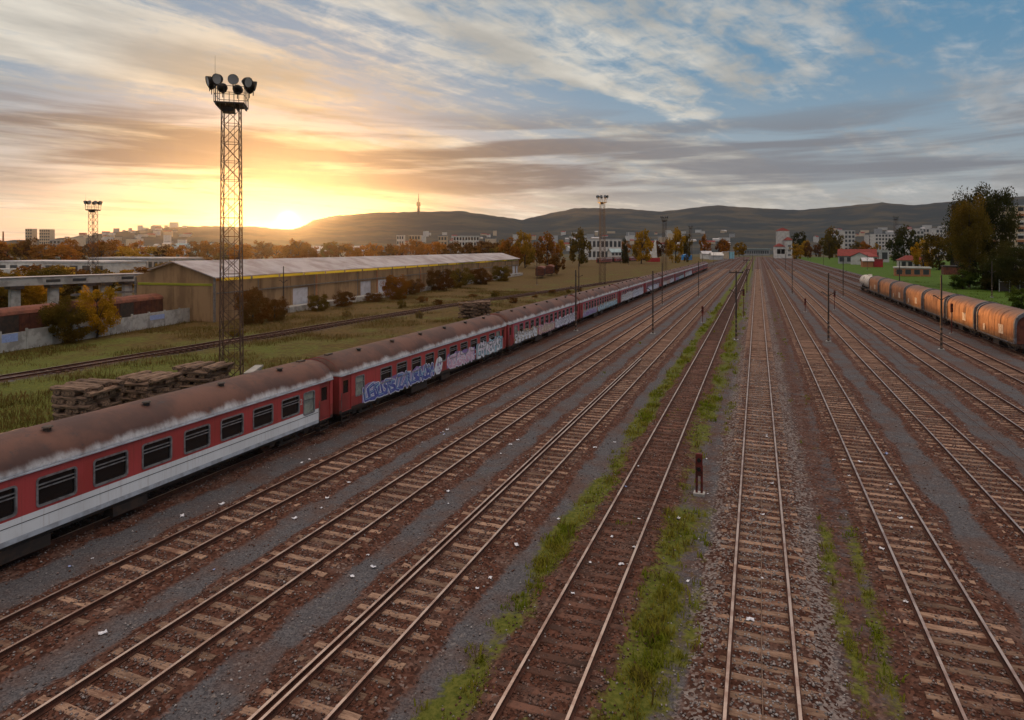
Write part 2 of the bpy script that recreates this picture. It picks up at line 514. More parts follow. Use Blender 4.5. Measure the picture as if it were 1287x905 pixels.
# ------------------------------------------------------------------ camera, sun, sky, air
cam = bpy.data.cameras.new('camera')
camo = link('camera', cam, None, (0, 0, H))
camo.rotation_euler = (PI / 2, 0, YAW)
cam.sensor_width = 36
cam.lens = 36 * F / 1287
cam.shift_y = -(452.5 - HY) / 1287
cam.clip_start = 0.3
cam.clip_end = 30000
SC.camera = camo

SUN_AZ = YAW - math.atan((362 - CX) / F)        # angle to the left of +Y
SUN_EL = math.radians(2.25)
SUN = (-math.sin(SUN_AZ) * math.cos(SUN_EL), math.cos(SUN_AZ) * math.cos(SUN_EL), math.sin(SUN_EL))
sl = bpy.data.lights.new('sun', 'SUN')
sl.energy = 5.0
sl.angle = math.radians(0.5)
sl.color = (1.0, 0.46, 0.13)
slo = link('sun', sl, None, (0, 0, 60))
slo.rotation_euler = (PI / 2 - SUN_EL, 0, SUN_AZ + PI)

wd = bpy.data.worlds.new('World')
SC.world = wd
wd.use_nodes = True
nt = NT(wd.node_tree)
bgn = wd.node_tree.nodes['Background']
dirv = nt.node('ShaderNodeTexCoord').outputs['Generated']
sky = nt.node('ShaderNodeTexSky', {'sky_type': 'NISHITA', 'sun_disc': False, 'sun_elevation': SUN_EL, 'sun_rotation': -SUN_AZ, 'air_density': 1.0, 'dust_density': 1.2, 'ozone_density': 1.6})
dz = nt.node('ShaderNodeSeparateXYZ', Vector=dirv).outputs[2]
cosS = nt.vmath('DOT_PRODUCT', dirv, SUN, 1)
prox = nt.ramp(cosS, 0.55, 1.0)
el = nt.math('MAXIMUM', dz, 0.0)
# high streaked clouds on a plane far overhead, streaks running towards a point right of the rails
ang = math.radians(-20)
pl = nt.vmath('SCALE', dirv, nt.math('DIVIDE', 1.0, nt.math('ADD', el, 0.07)))
mp = nt.node('ShaderNodeMapping', Vector=pl)
mp.inputs['Rotation'].default_value = (0, 0, -ang)
mp.inputs['Location'].default_value = (0.9, 0.4, 0)
mpo = nt.stretch(mp.outputs[0], (1.0, 0.42, 0.0))
warp = nt.vmath('ADD', mpo, nt.vmath('SCALE', nt.noise(mpo, 0.8, 3, 0.5, 0, 1), 0.5))
n1 = nt.noise(warp, 1.05, 9, 0.60, 0.25)
n2 = nt.noise(nt.stretch(mp.outputs[0], (2.3, 0.30, 0)), 1.2, 7, 0.62, 0.4)
n3 = nt.noise(nt.stretch(mp.outputs[0], (1.0, 0.8, 0)), 7.5, 6, 0.62, 0.5)
dens = nt.math('ADD', nt.math('MULTIPLY', n1, 0.62), nt.math('ADD', nt.math('MULTIPLY', n2, 0.30), nt.math('MULTIPLY', n3, 0.19)))
cm = nt.ramp(dens, 0.507, 0.62)
cm = nt.math('MULTIPLY', cm, nt.ramp(cosS, 0.35, 0.97, 0.76, 0.86))
skyc = nt.vmath('SCALE', sky.outputs[0], 0.10)
SKYMIX = nt
# colour of open sky
blue_hi = (0.085, 0.225, 0.37)
open_sky = nt.mix(nt.ramp(el, 0.0, 0.30), (0.36, 0.38, 0.42), blue_hi)
glow = nt.math('POWER', nt.math('MAXIMUM', cosS, 0.0), 90)
open_sky = nt.mix(nt.math('MULTIPLY', glow, nt.ramp(el, 0.04, 0.30, 0.95, 0.0)), open_sky, (0.80, 0.47, 0.16))
base = nt.vmath('ADD', nt.vmath('SCALE', skyc, 0.55), nt.vmath('SCALE', open_sky, 0.90))
cwarm = nt.mix(nt.ramp(cosS, 0.94, 1.0), (0.86, 0.78, 0.64), (1.0, 0.66, 0.30))
ccol = nt.mix(nt.ramp(cosS, 0.45, 0.93), (0.50, 0.50, 0.505), cwarm)
csh = nt.ramp(nt.noise(nt.stretch(mp.outputs[0], (1.0, 0.45, 0)), 2.1, 6, 0.55), 0.35, 0.7, 0.56, 1.10)
ccol = nt.vmath('SCALE', ccol, csh)
col = nt.mix(nt.math('MULTIPLY', cm, 0.86), base, ccol)
# low grey stratus bands near the horizon
sepd = nt.node('ShaderNodeSeparateXYZ', Vector=dirv)
azm = nt.math('ARCTAN2', sepd.outputs[0], sepd.outputs[1])
cb = nt.node('ShaderNodeCombineXYZ', X=nt.math('MULTIPLY', azm, 2.2), Y=nt.math('MULTIPLY', el, 26.0), Z=0.0)
nb = nt.noise(cb.outputs[0], 1.0, 6, 0.55, 0.35)
bm = nt.math('MULTIPLY', nt.ramp(nb, 0.40, 0.56), nt.math('MULTIPLY', nt.ramp(el, 0.055, 0.10), nt.ramp(el, 0.15, 0.23, 1, 0)))
bcol = nt.mix(nt.ramp(cosS, 0.80, 0.985), (0.20, 0.21, 0.235), (0.17, 0.125, 0.105))
col = nt.mix(nt.math('MULTIPLY', bm, 0.88), col, bcol)
# light right around the sun
g2 = nt.math('POWER', nt.math('MAXIMUM', cosS, 0.0), 160)
g3 = nt.math('POWER', nt.math('MAXIMUM', cosS, 0.0), 22000)
col = nt.vmath('ADD', col, nt.vmath('SCALE', (1.0, 0.42, 0.08), nt.math('MULTIPLY', g2, 0.15)))
col = nt.vmath('ADD', col, nt.vmath('SCALE', (1.0, 0.74, 0.34), nt.math('MULTIPLY', g3, 7.0)))
# unseen sky above the frame, brightened and warmed to add fill light below
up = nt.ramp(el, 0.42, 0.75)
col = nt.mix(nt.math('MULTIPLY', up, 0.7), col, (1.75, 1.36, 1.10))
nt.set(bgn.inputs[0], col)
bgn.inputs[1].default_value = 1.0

hz = bpy.data.materials.new('evening_air')
hz.use_nodes = True
hn = hz.node_tree.nodes
hn.remove(hn['Principled BSDF'])
pv = hn.new('ShaderNodeVolumePrincipled')
pv.inputs['Color'].default_value = (0.80, 0.86, 1.0, 1)
pv.inputs['Density'].default_value = 0.000028
pv.inputs['Anisotropy'].default_value = 0.84
hz.node_tree.links.new(pv.outputs[0], hn['Material Output'].inputs['Volume'])
HZ = MB().box(-6500, 6500, -900, 7000, -3.0, 352).build('haze', hz)
kind(HZ, 'stuff')

SC.view_settings.view_transform = 'Standard'
SC.view_settings.look = 'None'
SC.view_settings.gamma = 1
SC.view_settings.exposure = 0
SC.view_settings.use_curve_mapping = False
SC.cycles.use_denoising = True
SC.cycles.max_bounces = 6
SC.cycles.volume_bounces = 0
SC.cycles.transparent_max_bounces = 8
SC.cycles.caustics_reflective = False
SC.cycles.caustics_refractive = False
SC.cycles.sample_clamp_indirect = 4

# ------------------------------------------------------------------ terrain
RIDGE = [(-400, 300), (0, 303), (70, 300), (120, 295), (150, 291), (180, 288), (215, 285), (260, 284), (320, 285), (350, 288), (372, 288), (395, 276), (420, 271), (470, 267), (530, 266), (580, 265),
         (615, 270), (655, 276), (690, 268), (725, 261), (790, 262), (828, 266), (860, 262), (900, 258), (950, 261), (1000, 264), (1050, 260), (1110, 254), (1150, 258), (1200, 252), (1290, 246), (1700, 250)]
RU = [p[0] for p in RIDGE]
RV = [p[1] for p in RIDGE]


def ridge_r(u):
    return np.interp(u, [-400, 300, 375, 420, 640, 680, 1300], [2600, 2600, 3000, 4000, 4000, 4600, 4200])


def terrain_z(x, y):
    D = -SA * x + CA * y
    R = CA * x + SA * y
    r = np.hypot(x, y)
    D_ = np.maximum(D, 1e-3)
    u = np.where(D > 0.15 * r, CX + F * R / D_, np.where(R < 0, -400, 1700))
    u = np.clip(u, -400, 1700)
    rr = ridge_r(u)
    cosf = np.clip(np.cos(np.arctan((u - CX) / F)), 0.3, 1)
    zt = H + (HY - np.interp(u, RU, RV)) / F * rr * cosf
    t = np.clip((r - 1150) / (rr - 1150), 0, 1)
    prof = 0.58 * t ** 1.15 + 0.42 * t ** 3.0
    z = zt * prof
    z = z + (vnoise(x, y, 420, 4) - 0.5) * 34 * t * (1 - 0.85 * sstep(t, 0.75, 1))
    z = np.where(r > rr, zt * (1 - 0.5 * sstep(r, rr, rr + 1300)), z)
    return z * sstep(r, 1150, 1350)


def terrain():
    phis = np.radians(np.linspace(-75, 68, 340))
    rs = np.concatenate([np.linspace(1150, 5000, 72), [5600, 6200]])
    vs, fs = [], []
    for r_ in rs:
        D = r_ * np.cos(phis)
        R = r_ * np.sin(phis)
        x, y = -SA * D + CA * R, CA * D + SA * R
        z = terrain_z(x, y) - 0.25
        # tree-top fuzz on the crest
        z = z + (np.random.rand(len(z)) - 0.5) * 5 * (r_ > 1600)
        vs += list(zip(x, y, z))
    n = len(phis)
    for i in range(len(rs) - 1):
        for k in range(n - 1):
            a = i * n + k
            fs.append((a, a + 1, a + n + 1, a + n))
    mb = MB()
    mb.add(vs, fs)
    kind(mb.build('hills', 'hills', smooth=True), 'structure')


terrain()
kind(MB().add([(-6400, -800, -0.3), (6400, -800, -0.3), (6400, 6800, -0.3), (-6400, 6800, -0.3)], [(0, 1, 2, 3)]).build('ground', 'farground'), 'structure')

TX = [-23.15, -18.15, -13.75, -9.25, -4.5, 0.1, 4.85, 9.45, 14.35, 19.1, 24.05, 29.2, 33.8]


def left_track_x(y):
    return np.interp(y, [-10, 30, 100, 150, 230, 330, 700], [-57, -54.6, -51.0, -45, -37, -31, -28])


def cover(x, y):
    """weights of ballast, weeds, pale gravel, dryness and the height of the yard"""
    d = np.min(np.abs(np.stack([x - t for t in TX])), axis=0)
    w1 = vnoise(x, y, 2.2, 3)
    ball = 1 - sstep(d + (w1 - .5) * .7, 1.35, 2.05)
    inyard = sstep(x, -27.5, -25.5) * (1 - sstep(x, 35.8, 37.5))
    # between T4 .. T6 the cess is brown rather than grey
    ball = np.maximum(ball, 0.62 * np.exp(-((x - 2.4) / 1.4) ** 2) + 0.45 * np.exp(-((x + 2.3) / 1.2) ** 2))
    ball = np.maximum(ball, 0.45 * np.exp(-((x + 21.4) / 1.0) ** 2) * sstep(y, 40, 70))
    ball = np.where(inyard > 0.5, ball, 0.35 * (1 - sstep(np.abs(x - left_track_x(y)), 1.3, 2.2)) + .2)
    pn = vnoise(x + 60, y, 3.0, 4)
    bands = [(-6.25, 0.55, 1.5), (-2.75, 0.65, 1.15), (-1.7, 0.4, 0.55), (2.15, 0.30, 0.62), (2.95, 0.28, 0.58), (-4.5, 0.7, 0.30), (-11.6, .3, .28), (6.9, .2, .15)]
    g = np.zeros_like(x)
    for c_, s_, a_ in bands:
        cc = c_ + (vnoise(y * 1.0, y * 0 + c_ * 9, 7, 2) - .5) * 0.7
        g = np.maximum(g, a_ * np.exp(-((x - cc) / s_) ** 2))
    g = g * (0.45 + 0.75 * sstep(pn, 0.3, 0.7)) * (0.7 + 0.6 * vnoise(x, y + 90, 0.9, 3))
    g = g * (1 + .35 * sstep(y, 25, 55))
    g = g * np.where(np.abs(x - 2.5) < 1.2, sstep(y, 8, 14) * (1 - 0.5 * sstep(y, 24, 30)) * 1.2, 1)
    gl = sstep(-x, 27.0, 29.5) * (1.05 - 0.9 * np.exp(-((x - left_track_x(y)) / 1.5) ** 2))
    gr = sstep(x, 36.5, 38.5) * 1.2
    g = np.maximum(np.maximum(g, gl), gr)
    dry = np.where(x < -27, -0.15 + 0.85 * sstep(y, 28, 70) + .2 * sstep(-x, 56, 60), np.where(x > 36, -0.9, -0.7 + 0.3 * pn))
    pale = 0.95 * np.exp(-((x - 1.62) / 0.45) ** 2) + 0.8 * np.exp(-((x + 1.35) / 0.38) ** 2) + 0.3 * np.exp(-((x - .1) / .7) ** 2)
    pale = pale * (0.55 + 0.45 * sstep(vnoise(x, y + 40, 1.2, 4), 0.3, 0.7)) * .8
    h = 0.098 * (1 - sstep(d, 1.0, 1.9)) * inyard + 0.03 * (vnoise(x, y, .9, 3) - .5) * (1 - sstep(d, 1.0, 1.9)) + (0.022 + .05 * (vnoise(x + 9, y, .7, 3) - .5)) * np.exp(-((d - 1.2) / .3) ** 2) + 0.05 * (vnoise(x, y, 0.8, 3) - 0.5) * sstep(d, 0.9, 1.5) + 0.015 * (vnoise(x, y, .35, 2) - .5)
    h = h + np.where(inyard < .5, (vnoise(x, y, 6, 3) - .5) * .35, 0)
    return ball, g, pale, dry, h


def yard():
    xs = np.concatenate([np.arange(-150, -60, 3.0), np.arange(-60, -26.5, 1.0), np.arange(-26.5, 30, 0.23), np.arange(30, 40, .6), np.arange(40, 150, 3.0)])
    ys = [-6.0]
    s = 0.25
    while ys[-1] < 780:
        if ys[-1] > 32:
            s *= 1.035
        elif ys[-1] < 6:
            s = 1.0
        else:
            s = 0.25
        ys.append(ys[-1] + s)
    ys = np.array(ys)
    X, Y = np.meshgrid(xs, ys)
    x, y = X.ravel(), Y.ravel()
    ball, g, pale, dry, h = cover(x, y)
    nx, ny = len(xs), len(ys)
    me = bpy.data.meshes.new('yard_ground')
    i = (np.arange(ny - 1)[:, None] * nx + np.arange(nx - 1)[None, :]).ravel()
    q = np.stack([i, i + 1, i + nx + 1, i + nx], 1)
    me.vertices.add(len(x))
    me.vertices.foreach_set('co', np.stack([x, y, h], 1).astype(np.float32).ravel())
    me.loops.add(len(q) * 4)
    me.loops.foreach_set('vertex_index', q.ravel().astype(np.int32))
    me.polygons.add(len(q))
    me.polygons.foreach_set('loop_start', np.arange(0, len(q) * 4, 4, dtype=np.int32))
    me.polygons.foreach_set('use_smooth', np.ones(len(q), bool))
    me.update(calc_edges=True)
    at_ = me.attributes.new('cover', 'FLOAT_COLOR', 'POINT')
    at_.data.foreach_set('color', np.stack([ball, g, pale, dry], 1).astype(np.float32).ravel())
    me.materials.append(M['yard'])
    kind(link('ballast_ground', me), 'structure')


yard()


def stones():
    rs = np.random.RandomState(5)
    pts = []
    for k, t in enumerate(TX[:10]):
        n = 5200 if k in (4, 5, 6) else 4200
        y = 7 + 55 * rs.rand(n * 2) ** 1.7
        x = t + rs.normal(0, 1.0, n * 2)
        keep = (np.abs(x - t) < 2.1) & ~((np.abs(np.abs(x - t) - 0.75) < 0.07))
        x, y = x[keep], y[keep]
        pal = np.clip(rs.normal(0.25, 0.2, len(x)), 0, 1)
        if t == 0.1:
            pal = np.clip(pal + 0.5, 0, 1)
        if abs(t + 4.5) < .1:
            pal *= 0.4
        pts.append(np.stack([x, y, pal], 1))
    n = 9000
    pts.append(np.stack([rs.uniform(-22, 18, n), 7 + 50 * rs.rand(n) ** 1.7, np.clip(rs.normal(.6, .3, n), 0, 1)], 1))
    p = np.concatenate(pts)
    n = len(p)
    h = cover(p[:, 0], p[:, 1])[4]
    base = np.array([(1, 0, 0), (0, 1, 0), (-1, 0, 0), (0, -1, 0), (0, 0, 1), (0, 0, -1)], float)
    fcs = np.array([(0, 1, 4), (1, 2, 4), (2, 3, 4), (3, 0, 4), (1, 0, 5), (2, 1, 5), (3, 2, 5), (0, 3, 5)])
    sz = rs.uniform(0.018, 0.046, n)
    V = base[None] * sz[:, None, None] * rs.uniform(0.6, 1.35, (n, 6, 1))
    a = rs.rand(n) * 6.28
    ca, sa = np.cos(a)[:, None], np.sin(a)[:, None]
    tilt = rs.normal(0, .35, (n, 1))
    vx, vy, vz = V[:, :, 0] * ca - V[:, :, 1] * sa, V[:, :, 0] * sa + V[:, :, 1] * ca, V[:, :, 2] * .75
    vz = vz + tilt * vx * .6
    V = np.stack([vx + p[:, 0:1], vy + p[:, 1:2], vz + (h + sz * .45)[:, None]], 2)
    me = bpy.data.meshes.new('ballast_stones')
    me.vertices.add(n * 6)
    me.vertices.foreach_set('co', V.astype(np.float32).ravel())
    Fc = (fcs[None] + (np.arange(n) * 6)[:, None, None]).reshape(-1)
    me.loops.add(len(Fc))
    me.loops.foreach_set('vertex_index', Fc.astype(np.int32))
    me.polygons.add(n * 8)
    me.polygons.foreach_set('loop_start', np.arange(0, n * 24, 3, dtype=np.int32))
    me.update(calc_edges=True)
    br = rs.uniform(0.55, 1.25, (n, 1))
    c_ = (np.array([[0.105, 0.050, 0.035]]) * (1 - p[:, 2:3]) + np.array([[0.33, 0.32, 0.32]]) * p[:, 2:3]) * br
    c_ = np.repeat(np.concatenate([c_, np.ones((n, 1))], 1), 6, 0)
    at_ = me.attributes.new('tint', 'FLOAT_COLOR', 'POINT')
    at_.data.foreach_set('color', c_.astype(np.float32).ravel())
    me.materials.append(M['stone'])
    kind(link('gravel', me), 'stuff')


stones()


def blades(name, pts, hts, per, mat, w=0.012, spread=0.09, seed=2):
    rs = np.random.RandomState(seed)
    p = np.repeat(pts, per, 0)
    hh = np.repeat(hts, per) * rs.uniform(0.5, 1.2, len(p))
    n = len(p)
    p = p + np.concatenate([rs.normal(0, spread, (n, 2)), np.zeros((n, 1))], 1)
    a = rs.rand(n) * 6.28
    lean = rs.uniform(0.15, 0.9, n) * hh
    dx, dy = np.cos(a), np.sin(a)
    ww = hh * w * 8 * rs.uniform(.6, 1.3, n)
    b0 = p + np.stack([-dy * ww, dx * ww, 0 * a], 1)
    b1 = p + np.stack([dy * ww, -dx * ww, 0 * a], 1)
    mid = p + np.stack([dx * lean * .4, dy * lean * .4, hh * .65], 1)
    m0, m1 = mid + np.stack([-dy * ww, dx * ww, 0 * a], 1) * .8, mid + np.stack([dy * ww, -dx * ww, 0 * a], 1) * .8
    t = p + np.stack([dx * lean, dy * lean, hh], 1)
    V = np.stack([b0, b1, m1, m0, t], 1)
    me = bpy.data.meshes.new(name)
    me.vertices.add(n * 5)
    me.vertices.foreach_set('co', V.astype(np.float32).ravel())
    o = np.arange(n) * 5
    Fq = np.stack([o, o + 1, o + 2, o + 3, o + 3, o + 2, o + 4], 1).ravel()
    me.loops.add(len(Fq))
    me.loops.foreach_set('vertex_index', Fq.astype(np.int32))
    me.polygons.add(n * 2)
    me.polygons.foreach_set('loop_start', np.stack([np.arange(n) * 7, np.arange(n) * 7 + 4], 1).ravel().astype(np.int32))
    me.update(calc_edges=True)
    me.materials.append(M[mat])
    return kind(link(name, me), 'stuff')


def weeds():
    rs = np.random.RandomState(11)
    n = 260000
    x = rs.uniform(-13, 8, n)
    y = 6 + 120 * rs.rand(n) ** 1.8
    _, g, _, _, h = cover(x, y)
    pr = np.clip((g - 0.30) * 0.55, 0, 1) * np.clip(18 / y, .15, .8) * sstep(vnoise(x, y, .5, 2), .25, .6) * (.25 + sstep(vnoise(x + 5, y, 1.6, 2), .32, .6))
    k = rs.rand(n) < pr
    x, y, h = x[k], y[k], h[k]
    hts = rs.uniform(0.04, 0.15, len(x)) * (1 + y / 90) * (.5 + 1.1 * vnoise(x, y + 31, .8, 2))
    blades('weeds', np.stack([x, y, h - .01], 1), hts, 7, 'grass', w=0.016)
    k = rs.rand(len(x)) < .12
    blades('dry_stalks', np.stack([x, y, h - .01], 1)[k], hts[k] * 1.9, 4, 'dry', w=0.007, seed=8)
    n = 42000
    x = np.concatenate([rs.uniform(-75, -27, n), rs.uniform(37, 62, 9000)])
    y = np.concatenate([18 + 130 * rs.rand(n) ** 1.3, 60 + 170 * rs.rand(9000)])
    _, g, _, _, h = cover(x, y)
    k = (rs.rand(len(x)) < np.clip(g - .3, 0, 1) * sstep(vnoise(x, y, 5, 3), .4, .62)) & (np.abs(x - left_track_x(y)) > 1.6)
    x, y, h = x[k], y[k], h[k]
    le = x < 0
    hts = rs.uniform(0.12, 0.42, len(x))
    P = np.stack([x, y, h - .02], 1)
    blades('dry_grass', P[le], hts[le], 9, 'dry', w=0.008, spread=.5, seed=4)
    blades('lawn_grass', P[~le], hts[~le] * .5, 4, 'leaf_green', w=0.03, spread=.4, seed=5)


weeds()

# ------------------------------------------------------------------ tracks
RP = [(-.07, 0), (.07, 0), (.07, .015), (.012, .035), (.012, .115), (.036, .128), (.036, .158), (-.036, .158), (-.036, .128), (-.012, .115), (-.012, .035), (-.07, .015)]
ZR = 0.115


def rail_mesh(path, off, name, parent, shiny=True):
    mb = MB()
    rings = []
    for (px, py, nx, ny) in path:
        rings.append([(px + nx * (off + a), py + ny * (off + a), ZR + z) for a, z in RP])
    n = len(RP)
    vs = [p for r_ in rings for p in r_]
    for i in range(len(rings) - 1):
        for k in range(n):
            a, b_ = i * n + k, i * n + (k + 1) % n
            mb.f.append((a, b_, b_ + n, a + n))
            mb.m.append(1 if k in (6,) else 0)
    mb.v = vs
    return mb.build(name, ['railside', 'railtop'], parent)


SLEEPERS = []
for k in range(5):
    mb = MB()
    rr = random.Random(k)
    nseg = 10
    rings = []
    for i in range(nseg + 1):
        xx = -1.28 + 2.56 * i / nseg
        jy = rr.uniform(-.012, .012)
        jz = rr.uniform(-.008, .006)
        rings.append([(xx, -.125 + jy, -.06), (xx, .125 + jy, -.06), (xx, .122 + jy, .105 + jz), (xx, .10 + jy, .122 + jz), (xx, -.10 + jy, .122 + jz), (xx, -.122 + jy, .105 + jz)])
    mb.loft(rings)
    me = bpy.data.meshes.new('sleeper')
    me.from_pydata(mb.v, [], mb.f)
    me.update()
    SLEEPERS.append(me)


def sleeper_variant(mat):
    out = []
    for me in SLEEPERS:
        c_ = me.copy()
        c_.materials.append(M[mat])
        out.append(c_)
    return out


SLV = {'sleeper': sleeper_variant('sleeper'), 'sleeper_dark': sleeper_variant('sleeper_dark')}


def far_sleepers(parent, path_xy, mat):
    mb = MB()
    for (px, py, a) in path_xy:
        c_, s_ = math.cos(a), math.sin(a)
        q = [(-1.28, -.125), (1.28, -.125), (1.28, .125), (-1.28, .125)]
        mb.add([(px + c_ * x - s_ * y, py + s_ * x + c_ * y, z) for z in (-.02, .12) for x, y in q], [(4, 5, 6, 7), (0, 1, 5, 4), (1, 2, 6, 5), (2, 3, 7, 6), (3, 0, 4, 7)])
    o = mb.build('sleeper_row', mat, parent)
    o['kind'] = 'stuff'


def track(x, label, y0, y1, nears, mat='sleeper', pitch=0.63, extra=None):
    t = thing('railway_track', label, 'railway track', (x, 0, 0), 0, 'tracks of the yard')
    path = [(0, yy, 1, 0) for yy in (y0, y0 + 40, y0 + 120, y0 + 300, y1)]
    for s in (-.75, .75):
        rail_mesh(path, s, 'rail', t)
    if extra:
        for (off, a, b_) in extra:
            rail_mesh([(0, a, 1, 0), (0, b_, 1, 0)], off, 'guard_rail', t)
    rr = random.Random(int(x * 10))
    n = 0
    y = nears
    while n < 100:
        o = link('sleeper', SLV[mat][rr.randrange(5)], t, (rr.uniform(-.03, .03), y + rr.uniform(-.02, .02), rr.uniform(-.012, .0)), rr.gauss(0, .012) + (PI if rr.random() < .5 else 0))
        y += pitch
        n += 1
    rest = []
    while y < 330:
        rest.append((0, y, 0))
        y += pitch
    far_sleepers(t, rest, mat)
    return t


TL = ['track running under the red coaches, leftmost in the yard',
      'track with wide spaced pale sleepers just right of the coaches',
      'second track right of the coaches, rusty with littered edge',
      'track with a doubled left rail, between grey cinder strips',
      'rusty track with dark sleepers and green weeds along both sides',
      'straight track between pale gravel shoulders with a cable along its middle',
      'track right of the pale gravel, running into the lower right corner',
      'second track right of the pale gravel one, leaving at the right edge',
      'third track right of the pale gravel one, beside a bluish cinder strip',
      'track just left of the line of orange wagons',
      'track under the orange covered wagons']
for i, x in enumerate(TX[:11]):
    near = [11, 8, 9, 11, 12, 13.5, 15, 22, 34, 46, 60][i]
    track(x, TL[i], 2, 760, near, 'sleeper_dark' if i in (0, 4) else 'sleeper', 0.66 if i == 1 else 0.62,
          [(-.52, 2, 58)] if i == 3 else None)


def curved_track(fx, y0, y1, label, sl=True):
    t = thing('railway_track', label, 'railway track', (0, 0, 0), 0, 'tracks of the yard')
    ys = np.arange(y0, y1, 8.0)
    path = []
    for yy in ys:
        dxdy = (fx(yy + 2) - fx(yy - 2)) / 4
        L = math.hypot(1, dxdy)
        path.append((float(fx(yy)), float(yy), 1 / L, -dxdy / L))
    for s in (-.75, .75):
        rail_mesh(path, s, 'rail', t)
    far_sleepers(t, [(float(fx(yy)), yy, -math.atan((fx(yy + 2) - fx(yy - 2)) / 4)) for yy in np.arange(y0, min(y1, 260), .65)], 'sleeper_dark')
    return t


curved_track(left_track_x, 5, 690, 'single dark track through the dry grass left of the coaches')
curved_track(lambda y: 29.2 + 0 * y, 60, 700, 'rusty track behind the orange wagons')
curved_track(lambda y: 33.8 + 0 * y, 70, 700, 'rusty track between the orange wagons and the lawn')
curved_track(lambda y: -31.5 + .05 * np.maximum(y - 210, 0) * 0.6, 190, 700, 'short dark track beside the far end of the coaches')

# cable down the middle of the pale track
mb = MB()
for i in range(60):
    mb.tube((0.02 * math.sin(i * .7), i * 2.0, 0), (0.02 * math.sin((i + 1) * .7), (i + 1) * 2.0, 0), .014, n=5)
tag(mb.build('cable', 'rust_band', None, (0.12, 4, .135)), 'pale cable lying along the middle of the track with gravel shoulders', 'cable')
mb = MB()
for i in range(75):
    mb.tube((0.05 * math.sin(i * .5), i * 2.0, .03 * math.sin(i * 1.3)), (0.05 * math.sin((i + 1) * .5), (i + 1) * 2.0, .03 * math.sin((i + 1) * 1.3)), .012, n=5)
tag(mb.build('signal_wire', 'rust', None, (11.75, 20, .16)), 'thin rusty signal wire running low between two tracks at the right', 'wire')


# ------------------------------------------------------------------ passenger coaches
def wall_grid(mb, x, nrm, ys, zs, holes, matfn, depth=.07):
    """vertical wall at x with rectangular openings (y0,y1,z0,z1); nrm=+1 faces +x"""
    ys = sorted(set([round(v, 4) for v in ys] + [round(h[0], 4) for h in holes] + [round(h[1], 4) for h in holes]))
    zs = sorted(set([round(v, 4) for v in zs] + [round(h[2], 4) for h in holes] + [round(h[3], 4) for h in holes]))
    for i in range(len(ys) - 1):
        for j in range(len(zs) - 1):
            yc, zc = (ys[i] + ys[i + 1]) / 2, (zs[j] + zs[j + 1]) / 2
            if any(h[0] < yc < h[1] and h[2] < zc < h[3] for h in holes):
                continue
            q = [(x, ys[i], zs[j]), (x, ys[i + 1], zs[j]), (x, ys[i + 1], zs[j + 1]), (x, ys[i], zs[j + 1])]
            mb.add(q, [(0, 1, 2, 3) if nrm > 0 else (3, 2, 1, 0)], matfn(yc, zc))
    for (a, b_, c_, d_) in holes:
        xi = x - nrm * depth
        mi = matfn((a + b_) / 2, (c_ + d_) / 2)
        mb.add([(x, a, c_), (x, b_, c_), (x, b_, d_), (x, a, d_), (xi, a, c_), (xi, b_, c_), (xi, b_, d_), (xi, a, d_)],
               [(0, 4, 5, 1), (1, 5, 6, 2), (2, 6, 7, 3), (3, 7, 4, 0)], mi)


def rrect(a, b_, c_, d_, r_, n=4):
    pts = []
    for (cx, cy, t0) in ((b_ - r_, d_ - r_, 0), (a + r_, d_ - r_, PI / 2), (a + r_, c_ + r_, PI), (b_ - r_, c_ + r_, 1.5 * PI)):
        for k in range(n + 1):
            t = t0 + PI / 2 * k / n
            pts.append((cx + r_ * math.cos(t), cy + r_ * math.sin(t)))
    return pts


def window_part(parent, x, a, b_, c_, d_, bars, glass='glass', side=1):
    mb = MB()
    o = rrect(a - .035, b_ + .035, c_ - .035, d_ + .035, .12)
    i_ = rrect(a + .03, b_ - .03, c_ + .03, d_ - .03, .08)
    n = len(o)
    xo = x + side * .022
    vs = [(xo, y, z) for y, z in o] + [(xo, y, z) for y, z in i_] + [(x - side * .002, y, z) for y, z in o] + [(x - side * .05, y, z) for y, z in i_]
    fs = []
    for k in range(n):
        j = (k + 1) % n
        fs += [(k, j, n + j, n + k), (2 * n + k, 2 * n + j, j, k), (n + k, n + j, 3 * n + j, 3 * n + k)]
    mb.add(vs, fs)
    for zb in bars:
        mb.box(x - .045, x + .012, a + .031, b_ - .031, zb - .016, zb + .016)
    w_ = mb.build('window', 'winframe', parent)
    p = MB().box(x - side * .065 - .006, x - side * .065 + .006, a + .001, b_ - .001, c_ + .001, d_ - .001)
    p.build('pane', glass, w_)
    return w_


ROOFP = [(1.45, 3.05), (1.43, 3.18), (1.36, 3.36), (1.22, 3.56), (1.0, 3.76), (.72, 3.92), (.38, 4.02), (0, 4.06)]
ROOFP = ROOFP + [(-a, z) for a, z in ROOFP[-2::-1]]
LC = 25.3


def wheel_mb(x, y, r_=.46, n=18):
    mb = MB()
    mb.tube((x - .06, y, r_ + .27), (x + .06, y, r_ + .27), r_, r_, n)
    mb.tube((x + .06, y, r_ + .27), (x + .075, y, r_ + .27), r_ * .8, r_ * .75, n)
    return mb


